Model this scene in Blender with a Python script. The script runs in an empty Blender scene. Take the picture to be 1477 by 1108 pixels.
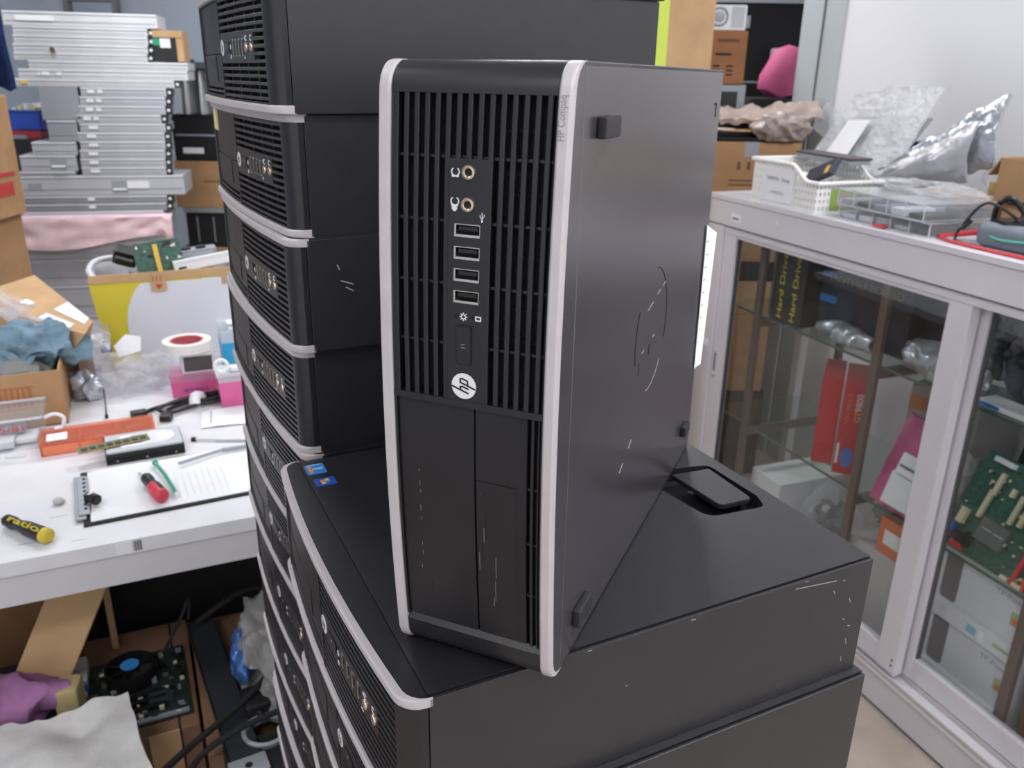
import bpy, bmesh, math, random
from mathutils import Vector, Matrix, noise
rnd = random.Random(11)
SC = bpy.context.scene
COL = SC.collection
PI = math.pi

# ------------------------------------------------------------------ materials
def lin(h):
    h = h.lstrip('#'); o = []
    for i in (0, 2, 4):
        c = int(h[i:i+2], 16) / 255
        o.append(c/12.92 if c <= .04045 else ((c+.055)/1.055)**2.4)
    return o
MATS = {}
def mat(name, col, rough=.6, metal=0.0, spec=.5, var=0.0, scale=30, bump=0.0, bscale=120, stretch=None):
    if name in MATS: return MATS[name]
    m = bpy.data.materials.new(name); m.use_nodes = True
    nt = m.node_tree; b = nt.nodes['Principled BSDF']
    c = lin(col)
    b.inputs['Base Color'].default_value = (*c, 1)
    b.inputs['Roughness'].default_value = rough
    b.inputs['Metallic'].default_value = metal
    b.inputs['Specular IOR Level'].default_value = spec
    tc = nt.nodes.new('ShaderNodeTexCoord')
    src = tc.outputs['Object']
    if stretch:
        mp = nt.nodes.new('ShaderNodeMapping'); mp.inputs['Scale'].default_value = stretch
        nt.links.new(src, mp.inputs['Vector']); src = mp.outputs['Vector']
    if var:
        n = nt.nodes.new('ShaderNodeTexNoise'); n.inputs['Scale'].default_value = scale
        n.inputs['Detail'].default_value = 6
        nt.links.new(src, n.inputs['Vector'])
        r = nt.nodes.new('ShaderNodeValToRGB')
        r.color_ramp.elements[0].position = .3; r.color_ramp.elements[1].position = .7
        r.color_ramp.elements[0].color = (*[max(0, x*(1-var)) for x in c], 1)
        r.color_ramp.elements[1].color = (*[min(1, x*(1+var)) for x in c], 1)
        nt.links.new(n.outputs['Fac'], r.inputs['Fac'])
        nt.links.new(r.outputs['Color'], b.inputs['Base Color'])
    if bump:
        n2 = nt.nodes.new('ShaderNodeTexNoise'); n2.inputs['Scale'].default_value = bscale
        nt.links.new(src, n2.inputs['Vector'])
        bp = nt.nodes.new('ShaderNodeBump'); bp.inputs['Strength'].default_value = bump
        bp.inputs['Distance'].default_value = .2/bscale
        nt.links.new(n2.outputs['Fac'], bp.inputs['Height'])
        nt.links.new(bp.outputs['Normal'], b.inputs['Normal'])
    MATS[name] = m
    return m
def schlick(nt):
    lw = nt.nodes.new('ShaderNodeLayerWeight'); lw.inputs['Blend'].default_value = .5
    pw = nt.nodes.new('ShaderNodeMath'); pw.operation = 'POWER'; pw.inputs[1].default_value = 5
    ma = nt.nodes.new('ShaderNodeMath'); ma.operation = 'MULTIPLY_ADD'; ma.inputs[1].default_value = .9; ma.inputs[2].default_value = .04
    nt.links.new(lw.outputs['Facing'], pw.inputs[0]); nt.links.new(pw.outputs[0], ma.inputs[0])
    return ma.outputs[0]
def clear(name, col, opac=.25, rough=.08, bump=0.0, bscale=60, body=None):
    """thin clear sheet: what is behind shows through, with a glossy surface"""
    if name in MATS: return MATS[name]
    m = bpy.data.materials.new(name); m.use_nodes = True
    nt = m.node_tree; nt.nodes.clear()
    out = nt.nodes.new('ShaderNodeOutputMaterial')
    tr = nt.nodes.new('ShaderNodeBsdfTransparent'); c = lin(col)
    tr.inputs['Color'].default_value = (*[.5+.5*x for x in c], 1)
    pr = nt.nodes.new('ShaderNodeBsdfPrincipled')
    pr.inputs['Base Color'].default_value = (*c, 1); pr.inputs['Roughness'].default_value = rough
    mx = nt.nodes.new('ShaderNodeMixShader')
    lw = schlick(nt)
    mr = nt.nodes.new('ShaderNodeMapRange'); mr.inputs['To Min'].default_value = opac
    mr.inputs['To Max'].default_value = min(1, opac+.5)
    nt.links.new(lw, mr.inputs['Value'])
    nt.links.new(mr.outputs['Result'], mx.inputs['Fac'])
    nt.links.new(tr.outputs[0], mx.inputs[1]); nt.links.new(pr.outputs[0], mx.inputs[2])
    if bump:
        tc = nt.nodes.new('ShaderNodeTexCoord')
        n2 = nt.nodes.new('ShaderNodeTexNoise'); n2.inputs['Scale'].default_value = bscale
        n2.inputs['Detail'].default_value = 4
        nt.links.new(tc.outputs['Object'], n2.inputs['Vector'])
        bp = nt.nodes.new('ShaderNodeBump'); bp.inputs['Strength'].default_value = bump
        bp.inputs['Distance'].default_value = .01
        nt.links.new(n2.outputs['Fac'], bp.inputs['Height'])
        nt.links.new(bp.outputs['Normal'], pr.inputs['Normal'])
    nt.links.new(mx.outputs[0], out.inputs['Surface'])
    MATS[name] = m
    return m
def pane(name, tint):
    """window-type glass: Fresnel mirror over a clear, faintly tinted body"""
    if name in MATS: return MATS[name]
    m = bpy.data.materials.new(name); m.use_nodes = True
    nt = m.node_tree; nt.nodes.clear()
    out = nt.nodes.new('ShaderNodeOutputMaterial')
    tr = nt.nodes.new('ShaderNodeBsdfTransparent'); tr.inputs['Color'].default_value = (*lin(tint), 1)
    gl = nt.nodes.new('ShaderNodeBsdfGlossy'); gl.inputs['Roughness'].default_value = .02
    fr = schlick(nt)
    mx = nt.nodes.new('ShaderNodeMixShader')
    nt.links.new(fr, mx.inputs['Fac'])
    nt.links.new(tr.outputs[0], mx.inputs[1]); nt.links.new(gl.outputs[0], mx.inputs[2])
    nt.links.new(mx.outputs[0], out.inputs['Surface'])
    MATS[name] = m
    return m
def emit(name, col, s):
    m = bpy.data.materials.new(name); m.use_nodes = True
    b = m.node_tree.nodes['Principled BSDF']
    b.inputs['Base Color'].default_value = (*lin(col), 1)
    b.inputs['Emission Color'].default_value = (*lin(col), 1); b.inputs['Emission Strength'].default_value = s
    return m

# ------------------------------------------------------------------ mesh builder
def catmull(P, sub, closed=False):
    P = [Vector(p) for p in P]; n = len(P); out = []
    segs = n if closed else n-1
    for i in range(segs):
        if closed: p0, p1, p2, p3 = P[i-1], P[i], P[(i+1) % n], P[(i+2) % n]
        else: p0, p1, p2, p3 = P[max(i-1, 0)], P[i], P[i+1], P[min(i+2, n-1)]
        for k in range(sub):
            t = k/sub
            out.append(.5*((2*p1)+(p2-p0)*t+(2*p0-5*p1+4*p2-p3)*t*t+(3*p1-p0-3*p2+p3)*t**3))
    if not closed: out.append(P[-1])
    return out
class MB:
    def __init__(s): s.bm = bmesh.new(); s.ms = []
    def mi(s, m):
        if m not in s.ms: s.ms.append(m)
        return s.ms.index(m)
    def merge(s, t, m, M=None):
        k = s.mi(m)
        for f in t.faces: f.material_index = k
        if M is not None: t.transform(M)
        me = bpy.data.meshes.new('t'); t.to_mesh(me); t.free()
        s.bm.from_mesh(me); bpy.data.meshes.remove(me)
        return s
    def box(s, lo, hi, m, bev=0, M=None, seg=2):
        t = bmesh.new(); bmesh.ops.create_cube(t, size=1)
        lo = Vector(lo); hi = Vector(hi); c = (lo+hi)/2; d = hi-lo
        for v in t.verts: v.co = Vector((v.co.x*d.x, v.co.y*d.y, v.co.z*d.z))+c
        if bev:
            bev = min(bev, .45*min(abs(d.x), abs(d.y), abs(d.z)))
            bmesh.ops.bevel(t, geom=t.edges[:], offset=bev, segments=seg, affect='EDGES', profile=.5)
        return s.merge(t, m, M)
    def hexa(s, p, m, M=None):
        """8 corners: bottom ring 0-3 then top ring 4-7"""
        t = bmesh.new(); v = [t.verts.new(Vector(q)) for q in p]
        for f in ((3, 2, 1, 0), (4, 5, 6, 7), (0, 1, 5, 4), (1, 2, 6, 5), (2, 3, 7, 6), (3, 0, 4, 7)):
            t.faces.new([v[i] for i in f])
        return s.merge(t, m, M)
    def cyl(s, p0, p1, r, m, r1=None, seg=20, M=None, bev=0):
        p0 = Vector(p0); p1 = Vector(p1); d = p1-p0; L = d.length
        t = bmesh.new()
        bmesh.ops.create_cone(t, cap_ends=True, segments=seg, radius1=r, radius2=r if r1 is None else r1, depth=L)
        if bev: bmesh.ops.bevel(t, geom=[e for e in t.edges if len(e.link_faces) == 2 and any(len(f.verts) > 4 for f in e.link_faces)], offset=bev, segments=2, affect='EDGES')
        Q = Vector((0, 0, 1)).rotation_difference(d.normalized()).to_matrix().to_4x4()
        t.transform(Matrix.Translation((p0+p1)/2) @ Q)
        return s.merge(t, m, M)
    def tube(s, pts, r, m, seg=8, sub=6, closed=False, M=None, flat=1.0):
        P = catmull(pts, sub, closed) if sub > 1 else [Vector(p) for p in pts]
        t = bmesh.new(); rings = []; n = len(P); up = Vector((0, 0, 1)); N = None
        for i, p in enumerate(P):
            a = P[i-1] if (i or closed) else P[i]; b = P[(i+1) % n] if (i < n-1 or closed) else P[i]
            T = (b-a).normalized()
            if N is None:
                N = T.cross(up)
                if N.length < .1: N = T.cross(Vector((1, 0, 0)))
            N = (N-T*N.dot(T)).normalized(); B = T.cross(N)
            rr = r(i/(n-1)) if callable(r) else r
            rings.append([t.verts.new(p+N*math.cos(2*PI*k/seg)*rr+B*math.sin(2*PI*k/seg)*rr*flat) for k in range(seg)])
        for i in range(n if closed else n-1):
            A = rings[i]; B2 = rings[(i+1) % n]
            for k in range(seg): t.faces.new((A[k], A[(k+1) % seg], B2[(k+1) % seg], B2[k]))
        if not closed:
            t.faces.new(rings[0][::-1]); t.faces.new(rings[-1])
        bmesh.ops.recalc_face_normals(t, faces=t.faces[:])
        return s.merge(t, m, M)
    def prism(s, poly, z0, z1, m, M=None, bev=0):
        t = bmesh.new()
        lo = [t.verts.new((x, y, z0)) for x, y in poly]; hi = [t.verts.new((x, y, z1)) for x, y in poly]
        n = len(poly)
        t.faces.new(lo[::-1]); t.faces.new(hi)
        for i in range(n): t.faces.new((lo[i], lo[(i+1) % n], hi[(i+1) % n], hi[i]))
        bmesh.ops.recalc_face_normals(t, faces=t.faces[:])
        if bev: bmesh.ops.bevel(t, geom=[e for e in t.edges if abs(e.verts[0].co.z-e.verts[1].co.z) < 1e-7], offset=bev, segments=2, affect='EDGES')
        return s.merge(t, m, M)
    def lathe(s, prof, m, M=None, seg=28):
        t = bmesh.new(); rings = []
        for r, z in prof: rings.append([t.verts.new((r*math.cos(2*PI*k/seg), r*math.sin(2*PI*k/seg), z)) for k in range(seg)])
        for A, B in zip(rings, rings[1:]):
            for k in range(seg): t.faces.new((A[k], A[(k+1) % seg], B[(k+1) % seg], B[k]))
        bmesh.ops.remove_doubles(t, verts=t.verts[:], dist=1e-6)
        bmesh.ops.recalc_face_normals(t, faces=t.faces[:])
        return s.merge(t, m, M)
    def blob(s, c, rad, m, amp=.25, freq=6, seed=0, sub=4, floor=None, M=None, ridge=False):
        t = bmesh.new(); bmesh.ops.create_icosphere(t, subdivisions=sub, radius=1)
        c = Vector(c); off = Vector((seed*7.3, seed*3.1, seed*1.7)); mr = max(rad)
        for v in t.verts:
            d = v.co.normalized()
            p = Vector((d.x*rad[0], d.y*rad[1], d.z*rad[2]))
            k = noise.noise(p*freq+off)
            if ridge: k = .6-2*abs(k)
            k += .5*noise.noise(p*freq*2.3+off)
            v.co = c+p*(1+amp*k)
            if floor is not None and v.co.z < floor: v.co.z = floor+.0005*(d.z+1)
        return s.merge(t, m, M)
    def sheet(s, nx, ny, fn, th, m, M=None):
        t = bmesh.new(); P = [[Vector(fn(i/nx, j/ny)) for i in range(nx+1)] for j in range(ny+1)]
        def nrm(i, j):
            a = P[j][min(i+1, nx)]-P[j][max(i-1, 0)]; b = P[min(j+1, ny)][i]-P[max(j-1, 0)][i]
            q = a.cross(b); return q.normalized() if q.length else Vector((0, 0, 1))
        A = [[t.verts.new(P[j][i]+nrm(i, j)*th/2) for i in range(nx+1)] for j in range(ny+1)]
        B = [[t.verts.new(P[j][i]-nrm(i, j)*th/2) for i in range(nx+1)] for j in range(ny+1)]
        for j in range(ny):
            for i in range(nx):
                t.faces.new((A[j][i], A[j][i+1], A[j+1][i+1], A[j+1][i]))
                t.faces.new((B[j+1][i], B[j+1][i+1], B[j][i+1], B[j][i]))
        for i in range(nx):
            t.faces.new((A[0][i+1], A[0][i], B[0][i], B[0][i+1])); t.faces.new((A[ny][i], A[ny][i+1], B[ny][i+1], B[ny][i]))
        for j in range(ny):
            t.faces.new((A[j][0], A[j+1][0], B[j+1][0], B[j][0])); t.faces.new((A[j+1][nx], A[j][nx], B[j][nx], B[j+1][nx]))
        bmesh.ops.recalc_face_normals(t, faces=t.faces[:])
        return s.merge(t, m, M)
    def text(s, body, size, m, M, width=None, ext=.0002, post=None):
        cu = bpy.data.curves.new('t', 'FONT'); cu.body = body; cu.size = size; cu.extrude = ext
        cu.align_x = 'CENTER'; cu.align_y = 'CENTER'; cu.resolution_u = 3
        o = bpy.data.objects.new('t', cu)
        me = bpy.data.meshes.new_from_object(o)
        t = bmesh.new(); t.from_mesh(me)
        if width and t.verts:
            xs = [v.co.x for v in t.verts]; w = max(xs)-min(xs); cx = (max(xs)+min(xs))/2
            for v in t.verts: v.co.x = (v.co.x-cx)*width/w
        bpy.data.objects.remove(o); bpy.data.curves.remove(cu); bpy.data.meshes.remove(me)
        if post:
            t.transform(M); M = None
            for v in t.verts: v.co = post(v.co)
        return s.merge(t, m, M)
    def build(s, name, parent=None, X=None, angle=35):
        if X is not None: s.bm.transform(X)
        me = bpy.data.meshes.new(name); s.bm.to_mesh(me); s.bm.free()
        for m in s.ms: me.materials.append(m)
        if len(me.polygons):
            me.polygons.foreach_set('use_smooth', [True]*len(me.polygons))
            me.set_sharp_from_angle(angle=math.radians(angle))
        me.update()
        o = bpy.data.objects.new(name, me); COL.objects.link(o)
        wn = o.modifiers.new('weighted_normal', 'WEIGHTED_NORMAL'); wn.keep_sharp = True; wn.weight = 60
        if parent: o.parent = parent
        return o
def tag(o, label=None, cat=None, group=None, kind=None):
    if label: o['label'] = label
    if cat: o['category'] = cat
    if group: o['group'] = group
    if kind: o['kind'] = kind
    return o
def thing(name, label, cat, loc=(0, 0, 0), rz=0, group=None):
    o = bpy.data.objects.new(name, None); COL.objects.link(o)
    o.location = loc; o.rotation_euler = (0, 0, rz); o.empty_display_size = .05
    return tag(o, label, cat, group)
def solo(mb, name, label, cat, loc=(0, 0, 0), rz=0, group=None):
    o = mb.build(name); o.location = loc; o.rotation_euler = (0, 0, rz)
    return tag(o, label, cat, group)
def kids(o): return [c for c in bpy.data.objects if c.parent == o]
def copy_tree(o, parent=None):
    c = o.copy(); COL.objects.link(c)
    if parent: c.parent = parent
    for k in kids(o): copy_tree(k, c)
    return c
def struct(mb, name): return tag(mb.build(name), kind='structure')
def T(x, y, z): return Matrix.Translation((x, y, z))
def R(ax, deg): return Matrix.Rotation(math.radians(deg), 4, ax)

# ------------------------------------------------------------------ palette
M_case = mat('black_painted_steel', '212024', .36, 0, .5, .12, 60, .03, 900)
M_case.node_tree.nodes['Principled BSDF'].inputs['IOR'].default_value = 1.6
M_case_lit = mat('lit_case_steel', '363338', .25, 0, .5, .08, 30, .03, 900)  # case steel made paler and glossier to stand in for reflected wall light
M_case_lit.node_tree.nodes['Principled BSDF'].inputs['IOR'].default_value = 2.15
M_bez = mat('black_abs_plastic', '1b1a1d', .38, 0, .5, .1, 50, .03, 1500)
M_bay = mat('black_bay_cover', '171619', .45, 0, .45, .25, 45, .03, 900)
M_dark = mat('dark_interior', '08080a', .8)
M_silver = mat('silver_trim_plastic', 'b9b2b3', .45, .15, .5, .05, 40)
M_metal = mat('bright_metal', 'd8d2c8', .25, 1)
M_gold = mat('jack_metal', 'c9b8a4', .3, 1)
M_grey = mat('grey_lettering', '7d777b', .6)
M_white = mat('white_print', 'd5d5d8', .6)
M_foot = mat('rubber_foot', '1b1b1e', .6)
M_scuff = mat('scuff_mark', '8a8788', .7)
M_alu = mat('anodised_aluminium', 'd6d2d8', .42, .2, .5, .03, 8)
M_alud = mat('aluminium_shadow_gap', '5a585c', .5, .3)
M_table = mat('white_laminate', 'd6d5da', .38, 0, .5, .05, 14)
M_edge = mat('white_edge_band', 'c6c3c8', .5, 0, .5, .04, 9)
M_card = mat('corrugated_card', 'a5825f', .85, 0, .2, .1, 14, .15, 90)
M_card2 = mat('pale_card', 'ba9872', .85, 0, .2, .1, 14, .15, 90)
M_card3 = mat('brown_card', '7b5a40', .9, 0, .2, .12, 14, .15, 90)
M_cardp = mat('card_print', '6a4a38', .9)
M_red = mat('red_print', 'b03a38', .7)
M_paper = mat('white_paper', 'e2e2e6', .8, 0, .3, .03, 20)
M_steel = mat('galvanised_sheet', 'b9bcc2', .45, .35, .5, .06, 7)
M_steel2 = mat('pale_sheet_metal', 'd4d5d8', .45, .3, .5, .06, 7)
M_steel3 = mat('dull_sheet_metal', '989ca3', .5, .35, .5, .08, 7)
M_blk = mat('black_plastic', '161618', .4)
M_blkm = mat('matt_black', '101012', .8)
M_pcb = mat('green_circuit_board', '33594c', .5, 0, .5, .35, 90)
M_pcbd = mat('dark_circuit_board', '20302a', .5, 0, .5, .4, 120)
M_cream = mat('cream_connector', 'cfc3a8', .5)
M_chip = mat('chip_epoxy', '26282b', .4)
M_bagc = clear('clear_crumpled_plastic', 'f2f2f5', .12, .1, .9, 55)
M_bagg = clear('grey_crumpled_plastic', 'aaa9a6', .55, .2, .9, 45)
M_esd = mat('antistatic_film', 'b4b8c0', .3, .5, .6, .3, 25, .8, 38)
M_esdd = mat('dark_antistatic_film', '62666e', .32, .45, .6, .4, 25, .8, 40)
M_glass = pane('clear_glass', 'fafcfb')
M_clearp = clear('clear_rigid_plastic', 'eceef0', .07, .05)
M_frost = clear('frosted_plastic', 'e4e4e8', .5, .3)
# ================================================================== desktop computers
W, H, D, SEAM = 338., 100., 366., 14.      # millimetres, lying on its feet: a across, b back, c up
def vf(a):
    y = -9*(1-((a-169)/169)**2); t = min(a, W-a); r = 13.
    if t < r: y += r-math.sqrt(max(0, r*r-(r-t)**2))
    return y
def samples(a0, a1):
    s = {a0, a1}
    for q in (0, .6, 1.5, 3, 5, 8, 12, 20, 40, 70, 100, 135, 169, 205, 240, 270, 298, 318, 326, 330, 333, 335, 336.5, 337.4, 338):
        if a0 < q < a1: s.add(q)
    return sorted(s)
def bow(mb, a0, a1, c0, c1, off0, off1, m, back=None, ch=.5):
    """a bar that follows the bowed front; off0/off1 are the depths behind the bow of its front and back"""
    t = bmesh.new(); rings = []; ch = min(ch, (c1-c0)*.3)
    for a in samples(a0, a1):
        f = vf(a)+(off0(a) if callable(off0) else off0); k = back if back is not None else vf(a)+off1
        k = max(k, f+.3)
        prof = [(f+ch, c0), (f, c0+ch), (f, c1-ch), (f+ch, c1), (k, c1), (k, c0)]
        rings.append([t.verts.new((a*.001, y*.001, c*.001)) for y, c in prof])
    for A, B in zip(rings, rings[1:]):
        for i in range(6): t.faces.new((A[i], A[(i+1) % 6], B[(i+1) % 6], B[i]))
    t.faces.new(rings[0]); t.faces.new(rings[-1][::-1])
    bmesh.ops.recalc_face_normals(t, faces=t.faces[:])
    return mb.merge(t, m)
FACE = R('X', 90)                            # text plane turned to face the front (-b)
def front(a, c, off): return T(a*.001, (vf(a)+off)*.001, c*.001)
def stroke(mb, pts, w, m, off, th=.3):
    """flat line on the front, pts in (a, c)"""
    for (a0, c0), (a1, c1) in zip(pts, pts[1:]):
        L = math.hypot(a1-a0, c1-c0); an = math.atan2(c1-c0, a1-a0); am = (a0+a1)/2
        mb.box((-L/2-w*.3, -w/2, 0), (L/2+w*.3, w/2, th), m, M=front(am, (c0+c1)/2, off) @ Matrix.Scale(.001, 4) @ FACE @ Matrix.Rotation(an, 4, 'Z'))

def rounded(pts_r, n=6):
    """polygon with rounded corners: list of (x, y, r)"""
    out = []; N = len(pts_r)
    for i in range(N):
        p = Vector(pts_r[i][:2]); r = pts_r[i][2]
        a = (Vector(pts_r[i-1][:2])-p); b = (Vector(pts_r[(i+1) % N][:2])-p)
        an = a.angle(b); d = min(r/math.tan(an/2), a.length*.49, b.length*.49)
        p0 = p+a.normalized()*d; p1 = p+b.normalized()*d
        for k in range(n+1):
            t = k/n; out.append(tuple((1-t)**2*p0+2*t*(1-t)*p+t*t*p1))
    return out

def make_pc(label, standing=False, latch=True):
    """one desktop: its Empty stands under the middle of the footprint"""
    t = thing('desktop_computer', label, 'computer')
    if standing:   # turned up on end: a becomes up, c becomes leftwards
        X = T(.05, -.19, 0) @ Matrix(((0, 0, -1, 0), (0, 1, 0, 0), (1, 0, 0, 0), (0, 0, 0, 1)))
    else:
        X = T(-.169, -.19, 0)
    B = lambda mb, name, par=t: mb.build(name, par, X)
    mm = .001
    # chassis: a tray of painted steel without its top
    c = MB(); M_case = M_case_lit if standing else MATS['black_painted_steel']
    bot, top = 0.0, 96.2
    th = 1.5
    c.box((0, SEAM*mm, 0), (W*mm, D*mm, th*mm), M_case, .0006)
    c.box((0, SEAM*mm, 0), (2.6*mm, D*mm, 98.9*mm), M_case, .0005)
    c.box(((W-2.6)*mm, SEAM*mm, 0), (W*mm, D*mm, 98.9*mm), M_case, .0005)
    c.box((th*mm, (D-th)*mm, th*mm), ((W-th)*mm, D*mm, top*mm), M_case)
    c.box((th*mm, (SEAM+.3)*mm, th*mm), ((W-th)*mm, (SEAM+2)*mm, top*mm), M_dark)
    c.box((2.7*mm, 16.1*mm, 90*mm), (4.5*mm, 364*mm, 96.8*mm), M_dark)
    c.box(((W-4.5)*mm, 16.1*mm, 90*mm), ((W-2.7)*mm, 364*mm, 96.8*mm), M_dark)
    c.box((3.1*mm, 361*mm, 90*mm), ((W-3.1)*mm, 364*mm, 97*mm), M_dark)
    if standing:     # pressed round mark and scuffs on the underside panel
        P = lambda b, a, e=.3: (a*mm, b*mm, -e*mm)
        def arc(r, a0, a1, m, w):
            pts = [P(182+r*math.cos(math.radians(q)), 165+r*1.06*math.sin(math.radians(q)), .05) for q in range(a0, a1+1, 8)]
            c.tube(pts, w*mm, m, 5, 1)
        arc(42, -20, 85, M_dark, .35); arc(42, 150, 205, M_dark, .35); arc(41.3, 262, 318, M_scuff, .22)
        for (b0, a0, b1, a1, m) in ((167, 183, 181, 186, M_scuff), (192, 189, 200, 191, M_scuff), (207, 192, 215, 194, M_scuff),
                                    (158, 155, 164, 156, M_scuff), (186, 159, 191, 160, M_scuff), (178, 157, 178, 148, M_dark),
                                    (152, 150, 152, 141, M_dark), (120, 82, 128, 86, M_scuff), (140, 92, 146, 96, M_scuff)):
            c.tube([P(b0, a0, .05), P(b1, a1, .05)], .3*mm, m, 5, 1)
        c.box((302*mm, 346*mm, -.4*mm), (313*mm, 347.4*mm, 0), M_dark)
        c.box((311.5*mm, 340*mm, -.4*mm), (313*mm, 347.4*mm, 0), M_dark)
    B(c, 'chassis')
    # lid with the finger recess of its release latch
    k = MB(); tm = bmesh.new()
    z1 = H*mm
    outer = [(3.3, SEAM), (W-3.3, SEAM), (W-3.3, D), (3.3, D)]
    rec = rounded([(150, 300, 14), (174, 284, 14), (238, 292, 14), (243, 346, 9), (226, 353, 6), (160, 353, 9)]) if latch else None
    def loop(poly, z): return [tm.verts.new((x*mm, y*mm, z)) for x, y in poly]
    lo = loop(outer, z1); E = [tm.edges.new((lo[i], lo[(i+1) % 4])) for i in range(4)]
    if rec:
        li = loop(rec, z1); n = len(li)
        E += [tm.edges.new((li[i], li[(i+1) % n])) for i in range(n)]
        bmesh.ops.triangle_fill(tm, edges=E, use_beauty=True)
        lf = loop(rec, z1-.013)
        for i in range(n): tm.faces.new((li[i], li[(i+1) % n], lf[(i+1) % n], lf[i]))
        tm.faces.new(lf)
    else:
        tm.faces.new(lo)
    lb = loop(outer, z1-.003)
    for i in range(4): tm.faces.new((lo[i], lb[i], lb[(i+1) % 4], lo[(i+1) % 4]))
    bmesh.ops.recalc_face_normals(tm, faces=tm.faces[:])
    k.merge(tm, M_case)
    lid = B(k, 'lid')
    if rec:
        l = MB()
        l.prism([(x*mm, y*mm) for x, y in rounded([(164, 309, 3), (228, 312, 6), (229, 345, 6), (168, 348, 3)], 4)], z1-.0035, z1+.001, M_case, bev=.0006)
        l.box((170*mm, 340*mm, z1-.0128), (222*mm, 344*mm, z1-.003), M_case)
        B(l, 'release_latch', lid)
    # trim strips
    for lowr in (True, False):
        s = MB(); c0, c1 = (0, 6.6) if lowr else (93.4, 100)
        bow(s, 0, W, c0, c1, -3.4 if lowr and not standing else -2.2, 3.2, M_silver, ch=1.2)
        if lowr and standing:
            s.text('HP Compaq', 5.2*mm, M_grey, T(.3135, 0, .0042) @ FACE, width=19.5*mm, ext=.00006, post=lambda q: Vector((q.x, (vf(q.x*1000)-2.2)*.001+q.y-.00003, q.z)))
        B(s, 'trim_strip')
    # bezel with its slats
    b = MB(); in0, in1 = 6.6, 93.4
    bow(b, .3, W-.3, .3, 6.5, 3.4, 0, M_case_lit if standing else M_bez, back=SEAM-.4); bow(b, .3, W-.3, 93.5, 99.5, 3.4, 0, M_bez, back=SEAM-.4)
    bow(b, .4, 20, in0, in1, -.6, 0, M_bez, back=SEAM-.6)
    bow(b, 20, 23.5, in0, in1, lambda q: -.6+max(0, (q-20))*.9, 0, M_bez, back=SEAM-.6)
    bow(b, 323, W-.4, in0, in1, -.6, 0, M_bez, back=SEAM-.6)
    bow(b, 23.5, 323, in0, 8, -.2, 0, M_bez, back=SEAM-.6)
    bow(b, 23.5, 323, 92.2, in1, -.2, 0, M_bez, back=SEAM-.6)
    bow(b, 167.8, 171.4, in0, in1, -.6, 6, M_bez)
    B(b, 'bezel')
    g = MB()
    def slatrow(u0, u1, a0, a1): bow(g, a0, a1, 100-u1, 100-u0, -.2, 3.2, M_bez, ch=.35)
    slatrow(7.6, 10.4, 171.4, 323)
    for i in range(15):
        u = 10.4+i*5.72; full = not (38.0 < u+4.5 < 60.5)
        slatrow(u+3.1, u+5.72 if i < 14 else 92.4, 171.4 if full else 293.6, 323)
    for a in (200.8, 232.3, 263.5, 294): bow(g, a-.7, a+.7, 8, 92.4, 2.2, 5, M_bez)
    bow(g, 24, 167.8, 8.6, 9.6, 0, 6, M_bez); bow(g, 24, 167.8, 11.8, 13.6, .4, 4, M_bez)
    for a in (58, 92, 126): bow(g, a-.7, a+.7, 8, 16, 2.6, 5, M_bez)
    B(g, 'vent_grille')
    q = MB()
    bow(q, 20, 324, 7, 93, 7.5, 9, M_dark)
    for a, u0, u1, w in ((205, 65, 92, 2), (221, 70, 92, 1.4), (247, 62, 93, 1.6), (277, 64, 92, 1.8), (286, 66, 80, 2.4), (306, 64, 93, 1.6)):
        bow(q, a, a+w, 100-u1, 100-u0, 6.2, 8, M_bez)
    B(q, 'grille_backing')
    # drive bays
    p = MB(); bow(p, 23.5, 167.8, 46.8, 92.2, 1.8, 6, M_bay)
    if standing:
        for (u, w, L) in ((19, 124, 2), (19.3, 116, 3), (19.6, 111, 2), (19.2, 100, 4), (19.4, 93, 2), (19, 76, 2), (18, 60, 2), (19.2, 70, 3), (24, 48, 7)):
            bow(p, w-L/2, w+L/2, 100-u-.25, 100-u, 1.7, 2, M_scuff if w != 48 else M_dark)
    B(p, 'drive_bay_cover')
    p = MB(); bow(p, 23.5, 167.8, 16, 46.0, 1.8, 6, M_bay); dv = B(p, 'optical_drive_cover')
    p = MB(); bow(p, 24.2, 125.2, 21.6, 45.6, 1.2, 2.2, M_bay)
    if standing:
        for (u, w, L, m) in ((57, 118, 1, M_scuff), (60, 100, 20, M_dark), (59, 92, 9, M_scuff), (56, 74, 12, M_scuff), (66, 72, 14, M_scuff), (65.5, 56, 14, M_grey), (64.5, 48, 6, M_scuff), (57.5, 85, 22, M_dark)):
            bow(p, w-L/2, w+L/2, 100-u-(.6 if m is M_dark else .22), 100-u, 1.12, 1.3, m)
    B(p, 'optical_drive_door', dv)
    # port panel
    pp = MB(); u0, u1 = 38.9, 59.8
    C = lambda u: 100-u
    usb = [(262.9, 256.5), (251.9, 245.5), (240.9, 234.5), (229.9, 223.5)]
    bow(pp, 171.4, 293.6, C(42.3), C(u0), -.3, 5, M_bez, ch=.2); bow(pp, 171.4, 293.6, C(u1), C(56.4), -.3, 5, M_bez, ch=.2)
    edges = [293.6]+[x for pr_ in usb for x in pr_]+[171.4]
    for hi, lo_ in zip(edges[0::2], edges[1::2]): bow(pp, lo_, hi, C(56.6), C(42.1), -.3, 5, M_bez, ch=.01)
    panel = B(pp, 'port_panel')
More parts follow.
